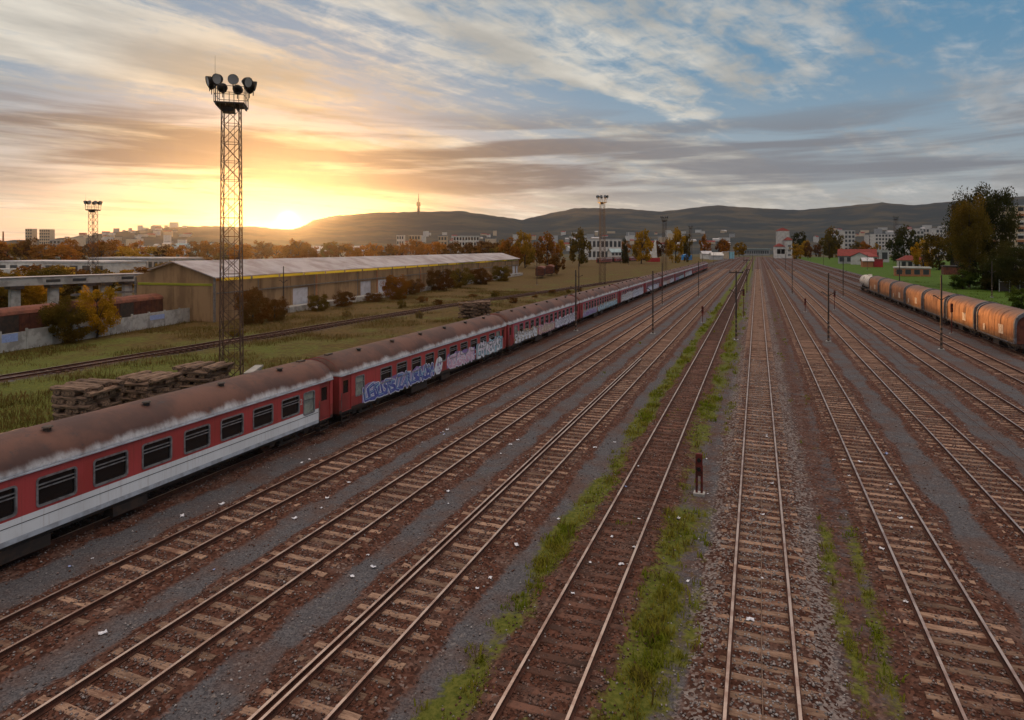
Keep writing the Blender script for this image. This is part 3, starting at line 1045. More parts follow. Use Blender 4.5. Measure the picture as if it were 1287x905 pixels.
def bogie(parent, yc, wb=2.5, r_=.46):
    mb = MB()
    for s in (-1, 1):
        x = s * 1.02
        mb.box(x - .06, x + .06, yc - wb / 2 - .35, yc + wb / 2 + .35, .68, .84)
        for e in (-1, 1):
            mb.box(x - .1, x + .1, yc + e * wb / 2 - .17, yc + e * wb / 2 + .17, .55, .9)
            mb.tube((x, yc + e * .55, .5), (x, yc + e * .55, .92), .11, n=8)
        mb.box(x - .09, x + .09, yc - .75, yc + .75, .42, .52)
    mb.box(-1.0, 1.0, yc - .25, yc + .25, .6, .9)
    b_ = mb.build('bogie', 'dark_steel', parent)
    for s in (-1, 1):
        for e in (-1, 1):
            wheel_mb(s * .75, yc + e * wb / 2, r_).build('wheel', 'rust', b_)
    return b_


def make_coach(kind_, label, loc):
    t = thing('passenger_coach', label, 'railway coach', loc, 0, 'coaches of the red passenger train')
    L = LC
    X = 1.42
    if kind_ == 'A':
        wins = [(L - 4.02 - 1.9 * k, L - 4.02 - 1.9 * k + 1.27, 1.84, 2.74) for k in range(10)]
    else:
        wins = [(3.0 + 1.64 * k, 3.0 + 1.64 * k + 1.02, 1.78, 2.80) for k in range(12)]
    frost = [(L - 2.4, L - 1.55, 1.62, 2.74), (1.55, 2.4, 1.62, 2.74)]
    doors = [(L - 1.12, L - .22, 1.02, 2.95), (.22, 1.12, 1.02, 2.95)]
    white = kind_ == 'A' and 'white' in label

    def mf(y, z):
        inside = 1.2 < y < L - 1.2
        if white and inside:
            return 2 if z < 1.12 else (1 if z < 1.72 else 0)
        return 4 if z < 1.12 else (3 if z < 1.72 else 0)
    mb = MB()
    wall_grid(mb, X, 1, [0, 1.2, L - 1.2, L], [.95, 1.12, 1.72, 3.05], wins + frost + doors, mf)
    wall_grid(mb, -X, -1, [0, 1.2, L - 1.2, L], [.95, 1.12, 1.72, 3.05], [], mf)
    for yy, s in ((0, -1), (L, 1)):
        pts = [(X, .95)] + [(a * X / 1.45 if abs(a) > 1.42 else a, z - .012) for a, z in ROOFP] + [(-X, .95)]
        mb.add([(a, yy, z) for a, z in pts], [tuple(range(len(pts))) if s < 0 else tuple(range(len(pts) - 1, -1, -1))], 3)
    mb.add([(-X, 0, .95), (X, 0, .95), (X, L, .95), (-X, L, .95)], [(0, 3, 2, 1)], 4)
    mb.box(-X + .1, X - .1, .05, L - .05, 1.0, 1.2, 4)
    mb.build('body', ['coach_red' if kind_ == 'A' else 'coach_pink', 'coach_white', 'coach_skirt', 'coach_dark', 'dark_steel'], t)
    if white:
        MB().box(X, X + .006, 1.25, L - 1.25, 1.50, 1.522).build('trim_line', 'black', t)
    # roof with softened ends
    rings = []
    for i in range(27):
        yy = -.02 + (L + .04) * i / 26
        e = min(yy + .02, L + .02 - yy)
        s = 1 - .045 * max(0, 1 - e / .45)
        rings.append([(a, yy, 3.05 + (z - 3.05) * s) for a, z in ROOFP] + [(-1.38, yy, 3.04), (1.38, yy, 3.04)])
    rf = MB().loft(rings).build('roof', 'coach_roof', t, smooth=True)
    for k in range(6):
        yy = 3.2 + k * 3.8
        MB().tube((.5, yy, 3.9), (.5, yy, 4.09), .12, .12, 8).tube((.5, yy, 4.09), (.5, yy, 4.13), .19, .15, 8).build('vent', 'dark_steel', rf)
    for yy in (.9, L - .9):
        MB().box(-.12, .12, yy - .25, yy + .25, 4.0, 4.11).build('hatch', 'dark_steel', rf)
    for sx_ in (-1, 1):
        MB().box(min(sx_ * 1.452, sx_ * 1.5), max(sx_ * 1.452, sx_ * 1.5), .02, L - .02, 3.025, 3.07).build('gutter', 'coach_skirt', t)
    for (a, b_, c_, d_) in wins:
        window_part(t, X, a, b_, c_, d_, [c_ + .56, c_ + .68])
    for (a, b_, c_, d_) in frost:
        window_part(t, X, a, b_, c_, d_, [c_ + .75], 'milk_glass')
    for (a, b_, c_, d_) in doors:
        m2 = MB()
        xi = X - .05
        wall_grid(m2, xi, 1, [a, b_], [c_, d_], [(a + .2, b_ - .2, 2.0, 2.72)], lambda y, z: 0, .03)
        dd = m2.build('door', 'coach_dark', t)
        MB().box(xi - .035, xi - .03, a + .2, b_ - .2, 2.0, 2.72).build('door_glass', 'glass', dd)
        MB().tube((X + .03, a - .06, 1.25), (X + .03, a - .06, 2.1), .018, n=6).build('grab_rail', 'galv', dd)
        st = MB()
        for z in (.42, .68):
            st.box(X - .35, X - .05, a + .08, b_ - .08, z, z + .035)
        st.box(X - .1, X - .06, a + .08, a + .12, .42, .95)
        st.box(X - .1, X - .06, b_ - .12, b_ - .08, .42, .95)
        st.build('step', 'dark_steel', t)
    ub = MB()
    ub.box(-1.25, 1.25, .3, L - .3, .78, .93)
    ub.box(.75, 1.28, 8.2, 10.4, .38, .78)
    ub.box(.8, 1.28, 12.6, 14.0, .42, .78)
    ub.box(-1.28, -.75, 9, 12, .38, .78)
    ub.tube((.6, 15.2, .62), (.6, 17.4, .62), .2, n=10)
    ub.build('underframe', 'dark_steel', t)
    bogie(t, 3.1)
    bogie(t, L - 3.1)
    for yy, s in ((0, -1), (L, 1)):
        m2 = MB()
        m2.box(-.62, .62, min(yy, yy + s * .29), max(yy, yy + s * .29), 1.05, 3.2)
        m2.build('gangway_bellows', 'black', t)
        for xx in (-.88, .88):
            m2 = MB()
            m2.tube((xx, yy, 1.06), (xx, yy + s * .2, 1.06), .09, n=8)
            m2.tube((xx, yy + s * .2, 1.06), (xx, yy + s * .26, 1.06), .24, n=12)
            m2.build('buffer', 'dark_steel', t)
    return t


def text_mesh(s, size, parent, loc, rot, mat, name, extrude=.004):
    cu = bpy.data.curves.new('txt', 'FONT')
    cu.body = s
    cu.size = size
    cu.extrude = extrude
    tmp = bpy.data.objects.new('txt', cu)
    COL.objects.link(tmp)
    bpy.context.view_layer.update()
    me = bpy.data.meshes.new_from_object(tmp.evaluated_get(bpy.context.evaluated_depsgraph_get()))
    bpy.data.objects.remove(tmp)
    me.materials.clear()
    me.materials.append(M[mat])
    o = link(name, me, parent, loc)
    o.rotation_euler = rot
    return o


def graffiti(parent, y0, y1, z0, z1, seed, fill, outline, hi, back=None, label=None):
    """bubble style strokes sprayed on the coach side: three thin layers of paint"""
    rr = random.Random(seed)
    X = 1.424
    mb = MB()

    def stroke(pts, w, x, mi):
        for i in range(len(pts) - 1):
            (a, b_), (c_, d_) = pts[i], pts[i + 1]
            L = math.hypot(c_ - a, d_ - b_) or 1
            nx, ny = -(d_ - b_) / L * w, (c_ - a) / L * w
            e = (rr.uniform(0, .0006))
            mb.add([(x + e, a + nx, b_ + ny), (x + e, c_ + nx, d_ + ny), (x + e, c_ - nx, d_ - ny), (x + e, a - nx, b_ - ny)], [(0, 3, 2, 1)], mi)
        for (a, b_) in pts:
            e = rr.uniform(.0007, .0013)
            mb.add([(x + e, a + w * math.cos(k * PI / 5), b_ + w * math.sin(k * PI / 5)) for k in range(10)], [tuple(range(10))], mi)
    if back is not None:
        n = 14
        top = [(y0 + (y1 - y0) * k / n, z1 + rr.uniform(-.12, .2) * (0 < k < n)) for k in range(n + 1)]
        bot = [(y0 + (y1 - y0) * k / n, z0 + rr.uniform(-.02, .12)) for k in range(n + 1)]
        for k in range(n):
            mb.add([(X, bot[k][0], bot[k][1]), (X, bot[k + 1][0], bot[k + 1][1]), (X, top[k + 1][0], top[k + 1][1]), (X, top[k][0], top[k][1])], [(0, 1, 2, 3)], 3)
    w_ = (z1 - z0) * .62
    y = y0 + .2
    lets = []
    GL = [[[(0, 0), (.08, 1)], [(.05, 1), (.8, .85), (.65, .5), (.05, .5)], [(.4, .5), (.9, 0)]],
          [[(0, 0), (.45, 1), (.9, 0)], [(.2, .38), (.75, .42)]],
          [[(.9, .85), (.3, 1), (.05, .65), (.8, .4), (.7, .05), (0, .1)]],
          [[(.05, 1), (.1, .1), (.85, 0), (.9, 1)]],
          [[(0, 0), (.1, 1), (.5, .45), (.9, 1), (.95, 0)]],
          [[(.1, .5), (.25, .95), (.75, .95), (.9, .5), (.7, .05), (.25, .05), (.1, .5)]],
          [[(.85, 1), (.1, .95), (.1, .05), (.9, 0)], [(.1, .5), (.7, .55)]],
          [[(0, 1), (.9, .95), (.1, .05), (.95, 0)]]]
    while y + w_ < y1:
        sl_, hs_ = rr.uniform(-.25, .3), rr.uniform(.75, 1.15)
        for st in rr.choice(GL):
            lets.append([(y + (p[0] + rr.uniform(-.13, .13)) * w_ * .95 + p[1] * sl_, z0 + .12 + (p[1] * hs_ + rr.uniform(-.1, .12)) * (z1 - z0 - .26)) for p in st])
        y += w_ * rr.uniform(.62, .95)
    for k, (w, x, mi) in enumerate(((.165, X + .003, 1), (.11, X + .006, 0), (.02, X + .009, 2))):
        for p in lets:
            stroke(p if k < 2 else [(a + .035, b_ + .035) for a, b_ in p[:3]], w, x, mi)
    for q in range(int((y1 - y0) * 1.6)):
        yy, zz, ln = rr.uniform(y0 + .2, y1 - .2), rr.uniform(z0 + .1, z1 - .2), rr.uniform(.1, .4)
        stroke([(yy, zz), (yy, max(z0 - .03, zz - ln))], .012, X + .0075, rr.choice((0, 1)))
    for q in range(int((y1 - y0) * 1.2)):
        yy, zz = rr.uniform(y0, y1), rr.uniform(z0 + .05, z1 + .1)
        stroke([(yy, zz), (yy + rr.uniform(-.3, .3), zz + rr.uniform(-.15, .2))], rr.uniform(.015, .06), X + .0105, rr.choice((0, 1, 2, 2)))
    o = mb.build('graffiti', [fill, outline, hi, back or 'gr_white'], parent)
    if label:
        o['label'] = label
    return o


XT = TX[0]
c1 = make_coach('A', 'red coach with a white lower band, nearest of the train', (XT, 29.25 - LC, 0))
text_mesh('2', .42, c1, (1.425, LC - 2.70, 2.22), (PI / 2, 0, PI / 2), 'coach_white', 'class_number')
c2 = make_coach('A', 'second red coach with a row of blue and pink graffiti', (XT, 29.25 + .6, 0))
graffiti(c2, 2.2, 11.2, 1.0, 2.0, 1, 'gr_blue', 'gr_white', 'gr_cyan', 'gr_violet', 'blue graffiti letters with white outlines')
graffiti(c2, 13.2, 18.3, 1.05, 2.1, 2, 'gr_pink', 'gr_white', 'gr_white', 'gr_violet', 'pink and white graffiti letters')
graffiti(c2, 18.6, 24.4, 1.0, 2.2, 3, 'gr_white', 'gr_black', 'gr_pink', 'gr_cyan', 'pale blue and white graffiti letters outlined in black')
# white mask-like face between the two pieces
mb = MB()
X = 1.426
prof = [(0, 0), (.5, -.05), (.85, .25), (1.0, .75), (.9, 1.2), (.55, 1.45), (.1, 1.35), (-.15, .9), (-.3, .45)]
mb.add([(X + .008, 11.5 + a, 1.05 + b_ * .85) for a, b_ in prof], [tuple(range(len(prof)))], 0)
for (a, b_, r_) in ((.25, .8, .13), (.65, .85, .13), (.45, .45, .08), (.3, .2, .06), (.5, .2, .06), (.7, .25, .06)):
    mb.add([(X + .012, 11.5 + a + r_ * math.cos(k * PI / 4), 1.05 + b_ * .85 + r_ * math.sin(k * PI / 4)) for k in range(8)], [tuple(range(8))], 1)
mb.build('graffiti', ['gr_white', 'gr_violet'], c2)['label'] = 'white mask-like face sprayed between the lettering'
c3 = make_coach('B', 'third coach, pink with tan and white graffiti', (XT, 29.25 + 25.9 + .6, 0))
GSETS = [[(1.6, 8.6, 1.0, 2.0, 'gr_white', 'gr_black', 'gr_tan', 'gr_tan'), (8.9, 14.5, 1.0, 1.9, 'gr_tan', 'gr_pink', 'gr_white', 'gr_pink'), (14.8, 24, 1.0, 2.0, 'gr_white', 'gr_violet', 'gr_black', 'gr_white')],
         [(1.4, 9.5, 1.0, 1.8, 'gr_violet', 'gr_cyan', 'gr_white', 'gr_tan'), (10, 23.8, 1.0, 1.9, 'gr_cyan', 'gr_black', 'gr_white', 'gr_tan')],
         [(1.2, 12, 1.0, 2.2, 'gr_white', 'gr_black', 'gr_tan', 'gr_white'), (12.3, 24, 1.0, 2.3, 'gr_white', 'gr_blue', 'gr_cyan', 'gr_white')],
         [(3, 20, 1.0, 2.0, 'gr_white', 'gr_violet', 'gr_cyan', 'gr_violet')]]
CL = ['fourth coach, pink with violet and pale blue graffiti', 'fifth coach, its lower half sprayed mostly white', 'sixth coach of the red train, violet graffiti along its side', 'seventh coach of the red train counted from the camera',
      'eighth coach of the red train counted from the camera', 'ninth coach of the red train counted from the camera', 'tenth coach of the red train counted from the camera', 'eleventh coach of the red train, near its far end', 'twelfth coach, at the far end of the red train']
far = []
for k, lb in enumerate(CL):
    far.append(copy_tree(c3, (XT, 29.25 + 25.9 * (k + 2) + .6, 0), 0, lb))
for k, c_ in enumerate([c3] + far[:6]):
    for q, gset in enumerate(GSETS[k % 4]):
        graffiti(c_, *gset[:4], 20 + k * 5 + q, *gset[4:])


# ------------------------------------------------------------------ covered wagons and the tank wagon
def make_wagon():
    L = 11.5
    t = thing('covered_wagon', '', 'freight wagon', (TX[10], 73, 0), 0, 'orange covered wagons in a line')
    prof = [(1.42, 1.18), (1.43, 2.2), (1.42, 3.02), (1.35, 3.42), (1.14, 3.76), (.8, 4.0), (.42, 4.14), (0, 4.19)]
    prof = prof + [(-a, z) for a, z in prof[-2::-1]]
    rings = []
    rr = random.Random(4)
    for i in range(47):
        yy = .28 + (L - .56) * i / 46
        rib = .018 if i % 4 == 0 else -.006
        rings.append([(a * (1 + rib), yy, 1.18 + (z - 1.18) * (1 + rib * .8)) for a, z in prof])
    hood = MB().loft(rings).build('hood', 'wagon', t, smooth=True)
    sm = [[(a * 1.022, yy, 1.18 + (z - 1.18) * 1.012) for a, z in prof] for yy in (0, .07)]
    for q in range(1, 6):
        yy = .4 + (L - .8) * q / 6
        MB().loft([[(a, yy + o, z) for a, _, z in r_] for r_, o in ((sm[0], 0), (sm[1], .07))], caps=False).build('hood_bow', 'boxcar', t)
    for yy in (.1, L - .42):
        mb = MB()
        rings = []
        outer = [(a * 1.05, 1.12 + (z - 1.12) * 1.035) for a, z in prof]
        inner = [(a * .93, 1.12 + (z - 1.12) * .93) for a, z in prof]
        n = len(prof)
        vs = [(a, yy, z) for a, z in outer] + [(a, yy, z) for a, z in inner] + [(a, yy + .32, z) for a, z in outer] + [(a, yy + .32, z) for a, z in inner]
        fs = []
        for k in range(n - 1):
            fs += [(k, k + 1, n + k + 1, n + k), (2 * n + k, 3 * n + k, 3 * n + k + 1, 2 * n + k + 1), (k, 2 * n + k, 2 * n + k + 1, k + 1), (n + k, n + k + 1, 3 * n + k + 1, 3 * n + k)]
        mb.add(vs, fs)
        mb.build('end_frame', 'wagon_frame', t)
        e = MB()
        pp = [(a * .95, 1.12 + (z - 1.12) * .95) for a, z in prof]
        y2 = .24 if yy < 1 else L - .24
        e.add([(a, y2 - .03, z) for a, z in pp] + [(a, y2 + .03, z) for a, z in pp], [tuple(range(n)), tuple(range(2 * n - 1, n - 1, -1))])
        e.build('end_wall', 'boxcar', t)
    ch = MB()
    ch.box(-1.35, 1.35, .05, L - .05, .98, 1.12)
    ch.box(.95, 1.1, .1, L - .1, .78, .98)
    ch.box(-1.1, -.95, .1, L - .1, .78, .98)
    for k in range(12):
        yy = .6 + k * .93
        ch.box(1.35, 1.43, yy, yy + .08, .92, 1.2)
    ch.build('chassis', 'dark_steel', t)
    bogie(t, 1.9, 1.8, .42)
    bogie(t, L - 1.9, 1.8, .42)
    for yy, s in ((0, -1), (L, 1)):
        for xx in (-.88, .88):
            m2 = MB()
            m2.tube((xx, yy, 1.03), (xx, yy + s * .22, 1.03), .09, n=8)
            m2.tube((xx, yy + s * .22, 1.03), (xx, yy + s * .28, 1.03), .23, n=12)
            m2.build('buffer', 'dark_steel', t)
    ld = MB()
    for yy in (L - 1.0, L - .65):
        ld.tube((-1.49, yy, .75), (-1.49, yy, 2.9), .02, n=5)
    for k in range(7):
        ld.tube((-1.49, L - 1.0, .85 + k * .32), (-1.49, L - .65, .85 + k * .32), .016, n=5)
    ld.build('ladder', 'dark_steel', t)
    MB().box(-1.5, -1.44, .5, L - .5, 1.13, 1.24).build('side_rail', 'wagon_frame', t)
    MB().box(-1.3, -1.1, 4.9, 6.6, .5, .95).build('brake_gear', 'dark_steel', t)
    for (a, b_, c_, d_) in ((3.2, 4.5, 1.75, 2.65), (8.6, 9.2, 1.5, 2.2)):
        MB().box(-1.475, -1.462, a, b_, c_, d_).build('sign_plate', 'plate', t)
    return t, L


wg, LW = make_wagon()
WL = ['orange covered wagon at the right edge, nearest of its line', 'second orange wagon of the line, with pale patches on its side', 'third orange wagon of the line, behind the striped pole',
      'fourth orange wagon counted from the right edge', 'fifth orange wagon counted from the right edge', 'sixth orange wagon, second behind the pale tank wagon', 'seventh orange wagon, next to the pale tank wagon']
wg['label'] = WL[0]
for k in range(1, 7):
    c_ = copy_tree(wg, (TX[10], 73 + 12.2 * k, 0), 0, WL[k])
    if k % 3 == 2:
        for ch in list(c_.children):
            if ch.name.startswith('sign_plate'):
                bpy.data.objects.remove(ch)
tk = thing('tank_wagon', 'pale dirty tank wagon at the far end of the orange wagons', 'tank wagon', (TX[10], 159, 0))
LT = 14.0
rings = []
for i in range(25):
    t_ = i / 24
    yy = .6 + (LT - 1.2) * t_
    e = min(t_, 1 - t_) * (LT - 1.2)
    s = math.sqrt(max(0.02, 1 - max(0, 1 - e / .6) ** 2))
    rings.append([(1.4 * s * math.cos(q * PI / 12), yy, 2.55 + 1.4 * s * math.sin(q * PI / 12)) for q in range(24)])
tb = MB().loft(rings).build('tank', 'tank', tk, smooth=True)
MB().tube((0, LT / 2, 3.8), (0, LT / 2, 4.25), .42, n=16).build('dome', 'tank', tb)
for yy in (2.2, 5.2, 8.8, 11.8):
    mb = MB()
    pr = [(1.42 * math.cos(q * PI / 12), 2.55 + 1.42 * math.sin(q * PI / 12)) for q in range(24)]
    mb.loft([[(a, yy, z) for a, z in pr], [(a, yy + .16, z) for a, z in pr]], caps=False)
    mb.build('band', 'wagon_frame', tb)
ch = MB()
ch.box(-1.2, 1.2, .05, LT - .05, .95, 1.15)
for yy in (2.2, 11.8):
    ch.box(-1.0, 1.0, yy - .15, yy + .35, 1.15, 1.6)
ch.build('chassis', 'dark_steel', tk)
ld = MB()
for s in (-.25, .25):
    ld.tube((-1.5, LT / 2 + s, 1.0), (-1.2, LT / 2 + s, 3.75), .025, n=5)
for k in range(8):
    a = k / 8
    ld.tube((-1.5 + .3 * a, LT / 2 - .25, 1.1 + 2.6 * a), (-1.5 + .3 * a, LT / 2 + .25, 1.1 + 2.6 * a), .02, n=5)
ld.build('ladder', 'dark_steel', tk)
bogie(tk, 2.2, 1.8, .42)
bogie(tk, LT - 2.2, 1.8, .42)


# brown boxcars behind the concrete wall
def make_boxcar(L=13.0):
    t = thing('boxcar', '', 'freight wagon', (0, 0, 0), 0, 'brown boxcars behind the concrete wall')
    mb = MB()
    mb.box(-1.4, 1.4, 0, L, 1.1, 3.3)
    for k in range(14):
        yy = .2 + k * (L - .4) / 13
        if abs(yy - L / 2) > 1.2:
            mb.box(1.4, 1.45, yy - .04, yy + .04, 1.1, 3.3)
    mb.build('body', 'boxcar', t)
    MB().box(1.41, 1.47, L / 2 - 1.1, L / 2 + 1.1, 1.15, 3.2).build('door', 'dark_steel', t)
    pr = [(1.5, 3.28), (1.3, 3.6), (.8, 3.88), (0, 4.0), (-.8, 3.88), (-1.3, 3.6), (-1.5, 3.28)]
    MB().loft([[(a, -.08, z) for a, z in pr], [(a, L + .08, z) for a, z in pr]]).build('roof', 'boxroof', t)
    ch = MB().box(-1.25, 1.25, .1, L - .1, .85, 1.08)
    ch.build('chassis', 'dark_steel', t)
    for yy in (2.0, L - 2.0):
        for s in (-.75, .75):
            wheel_mb(s, yy).build('wheel', 'rust', t)
    return t


bx = make_boxcar()
WA, WB = (-68.7, 40.3), (-74.0, 68.6)     # the concrete wall runs from here to the hangar corner
wdir = math.atan2(-(WB[0] - WA[0]), WB[1] - WA[1])
BL = ['brown boxcar behind the concrete wall at the left edge', 'brown boxcar behind the concrete wall, left of the yellow tree', 'brown boxcar with a dark door between the yellow tree and the hangar']


def along_wall(s, off):
    ux, uy = -math.sin(wdir), math.cos(wdir)
    return (WA[0] + ux * s - uy * off, WA[1] + uy * s + ux * off, 0)


for k, s in enumerate((-17, -3.2, 12.6)):
    if k == 0:
        bx.location = along_wall(s, 4.2)
        bx.rotation_euler = (0, 0, wdir)
        bx['label'] = BL[0]
    else:
        copy_tree(bx, along_wall(s, 4.2), wdir, BL[k])
for k, (u, D) in enumerate(((678, 215), (690, 232))):
    x, y = atD(u, D)
    copy_tree(bx, (x, y, 0), .25, ['short brown boxcar on the grass right of the hangar end', 'brown boxcar just beyond the hangar end, farther right'][k])['group'] = 'boxcars beyond the hangar'
# concrete panel wall
cw = thing('concrete_wall', 'pale concrete panel wall in front of the brown boxcars', 'wall', (WA[0], WA[1], 0), wdir)
for k in range(-8, 11):
    y0 = k * 2.8
    MB().box(-.05, .05, y0 + .08, y0 + 2.8 - .08, 0, 1.95 if k % 5 else 1.8).build('wall_panel', 'concrete', cw)
    MB().box(-.1, .1, y0 - .078, y0 + .078, 0, 2.1).build('post', 'concrete', cw)
for (y0, y1, z0, z1) in ((-2.2, 1.9, .95, 1.75), (8.6, 10.4, .8, 1.5), (19.5, 22.5, 1.0, 1.6)):
    MB().box(.055, .062, y0 + .1, y1 - .1, z0, z1).build('painted_patch', 'litter_blue', cw)


# ------------------------------------------------------------------ lattice floodlight masts
def make_mast(h, wb, wt, label, loc, rz=.35, nl=9, group='floodlight masts'):
    t = thing('floodlight_mast', label, 'floodlight mast', loc, rz, group)
    hp = h - 1.9
    for sx in (-1, 1):
        for sy in (-1, 1):
            MB().tube((sx * wb / 2, sy * wb / 2, 0), (sx * wt / 2, sy * wt / 2, hp), .055, .045, 4).build('leg', 'mastpaint', t)
    br = MB()
    n = int(hp / (wb * .95))
    for k in range(n):
        z0, z1 = hp * k / n, hp * (k + 1) / n
        w0, w1 = (wb + (wt - wb) * k / n) / 2, (wb + (wt - wb) * (k + 1) / n) / 2
        for (a, b_) in (((-1, -1), (1, -1)), ((1, -1), (1, 1)), ((1, 1), (-1, 1)), ((-1, 1), (-1, -1))):
            br.tube((a[0] * w0, a[1] * w0, z0), (b_[0] * w1, b_[1] * w1, z1), .026, n=4)
            br.tube((b_[0] * w0, b_[1] * w0, z0), (a[0] * w1, a[1] * w1, z1), .026, n=4)
            br.tube((a[0] * w1, a[1] * w1, z1), (b_[0] * w1, b_[1] * w1, z1), .022, n=4)
    br.tube((.2, 0, .5), (.2, 0, hp), .02, n=4)
    br.tube((-.2, 0, .5), (-.2, 0, hp), .02, n=4)
    br.build('bracing', 'mastpaint', t)
    pw = 1.02
    pf = MB()
    pf.box(-pw, pw, -pw, pw, hp, hp + .1)
    for s in (-.9, -.3, .3, .9):
        pf.box(s - .05, s + .05, -pw, pw, hp - .15, hp)
    pf.box(-.6, .2, -.5, .5, hp - .5, hp - .15)
    pf.build('platform', 'dark_steel', t)
    rl = MB()
    pts = [(-pw, -pw), (pw, -pw), (pw, pw), (-pw, pw)]
    for i in range(4):
        a, b_ = pts[i], pts[(i + 1) % 4]
        for z in (.65, 1.25):
            rl.tube((a[0], a[1], hp + z), (b_[0], b_[1], hp + z), .025, n=4)
        for q in (0, .33, .66):
            x, y = a[0] + (b_[0] - a[0]) * q, a[1] + (b_[1] - a[1]) * q
            rl.tube((x, y, hp), (x, y, hp + 1.3), .03, n=4)
    rl.tube((-.95, -.95, hp), (-.95, -.95, hp + 3.4), .02, .008, 4)
    rl.build('railing', 'dark_steel', t)
    for k in range(nl):
        a = 2 * PI * k / nl + .05
        d = np.array([math.cos(a), math.sin(a), -.25])
        d /= np.linalg.norm(d)
        c_ = np.array([math.cos(a) * 1.5, math.sin(a) * 1.5, hp + 1.62])
        m2 = MB()
        m2.tube(c_ - d * .42, c_ - d * .12, .12, .33, 14)
        m2.tube(c_ - d * .12, c_ + d * .18, .33, .38, 14, caps=False)
        m2.tube(c_ + (0, 0, -.75), c_ + (0, 0, -.3), .035, n=5)
        fl = m2.build('floodlight', 'black', t)
        g = MB().tube(c_ + d * .12, c_ + d * .135, .345, n=14)
        g.build('lens', 'lamp_glass', fl)
    return t


x, y = atD(291, 47.5)
make_mast(zv(101, 47.5), 1.42, 1.18, 'tall rusty lattice floodlight mast rising behind the nearest coach', (x, y, 0), .62)
x, y = atD(117, 140)
make_mast(zv(253, 140), 1.4, 1.2, 'floodlight mast among the trees at the far left', (x, y, 0), .3)
x, y = atD(757, 180)
make_mast(zv(246, 180), 1.5, 1.2, 'floodlight mast on the grass left of the far coaches', (x, y, 0), .5)
x, y = atD(835, 290)
make_mast(zv(272, 290), 1.8, 1.4, 'farther floodlight mast left of the track fan', (x, y, 0), .5)
x, y = atD(1126, 430)
make_mast(zv(272, 430), 2.2, 1.8, 'distant floodlight mast by the dark round tree at right', (x, y, 0), .5)
x, y = atD(868, 520)
make_mast(zv(284, 520), 2.2, 1.8, 'small distant floodlight mast right of a yellow tree', (x, y, 0), .5)
x, y = atD(1200, 300)
ck = thing('chimney', 'dark chimney standing left of the big tree', 'chimney', (x, y, 0))
MB().tube((0, 0, 0), (0, 0, zv(256, 300)), 1.9, 1.3, 16).build('shaft', 'dark_steel', ck)
MB().tube((0, 0, zv(256, 300) - 2), (0, 0, zv(256, 300) - 1.2), 1.75, 1.75, 16).build('collar', 'rust', ck)


# ------------------------------------------------------------------ poles along the tracks
def make_pole(h, arms=1, tbar=False):
    t = thing('track_pole', '', 'pole', (0, 0, 0), 0, 'dark poles between the tracks')
    mb = MB()
    mb.tube((0, 0, 0), (0, 0, h), .11, .075, 8)
    mb.build('post', 'dark_steel', t)
    sb = MB()
    for k in range(5):
        z = .25 + k * .5
        sb.tube((0, 0, z), (0, 0, z + .22), .118 - z * .004, .117 - z * .004, 8)
    sb.build('painted_band', 'rust_band', t)
    MB().box(-.25, .25, -.25, .25, -.1, .12).build('footing', 'concrete', t)
    am = MB()
    za = h * .7
    for s in (-1, 1):
        am.tube((0, 0, za - .25), (s * .62, 0, za + .22), .045, n=5)
        am.tube((s * .62, 0, za + .22), (s * .72, 0, za + .12), .06, n=6)
    if tbar:
        am.box(-.75, .75, -.05, .05, h - .25, h - .12)
        for s in (-.65, 0, .65):
            am.tube((s, 0, h - .12), (s, 0, h + .05), .04, n=5)
    am.build('cross_arm', 'dark_steel', t)
    return t


pA = make_pole(7.5)
pB = make_pole(7.7, tbar=True)
poles = [(pA, (17.2, 75.3), 'dark pole with V arms in front of the orange wagons'), (pA, (7.2, 77.3), 'dark pole with V arms right of the middle track'),
         (pB, (-2.2, 75), 'dark pole with a T bar on the weedy strip left of the middle track'), (pA, (-11.6, 77), 'dark pole right of the third coach, between rusty tracks'),
         (pA, (-20.9, 76.5), 'dark pole standing close against the fourth coach'),
         (pA, (-11.5, 139), 'farther dark pole left of the track fan'), (pB, (-2.2, 152), 'farther dark pole on the weedy strip'), (pA, (-16.1, 118), 'dark pole by the sixth coach'),
         (pA, (7.2, 155), 'farther dark pole right of the middle track'), (pA, (16.75, 150), 'farther dark pole left of the tank wagon'), (pA, (27, 150), 'dark pole behind the orange wagons'),
         (pA, (-29.5, 110), 'dark pole behind the roof of the fourth coach'), (pA, (-66, 77), 'slim pole in front of the hangar side'), (pA, (-57, 168), 'slim pole on the grass near the hangar end'),
         (pA, (45.5, 160), 'striped pole on the lawn below the big tree'), (pA, (-2.0, 300), 'distant pole at the track throat'), (pA, (12, 320), 'distant pole at the right of the track throat')]
for k, (u, D) in enumerate(((697, 330), (790, 380), (883, 300), (897, 420), (921, 480), (1019, 520), (958, 560), (1090, 300), (1160, 240), (1035, 380), (935, 420), (972, 450))):
    poles.append((pA if k % 2 else pB, atD(u, D), ['thin distant pole left of the round olive tree', 'thin distant pole left of a yellow tree', 'distant pole above the far coaches', 'distant pole right of the far coaches', 'thin pole at the cabins of the throat', 'thin pole right of the signal box', 'thin pole in front of the station hall', 'pole in front of the red depot', 'pole by the brick shed on the lawn', 'distant pole left of the depot', 'thin pole left of the station hall', 'thin pole left of the signal box'][k]))
first = {}
for proto, (x, y), lb in poles:
    if id(proto) not in first:
        first[id(proto)] = 1
        proto.location = (x, y, 0)
        proto['label'] = lb
    else:
        copy_tree(proto, (x, y, 0), 0, lb)


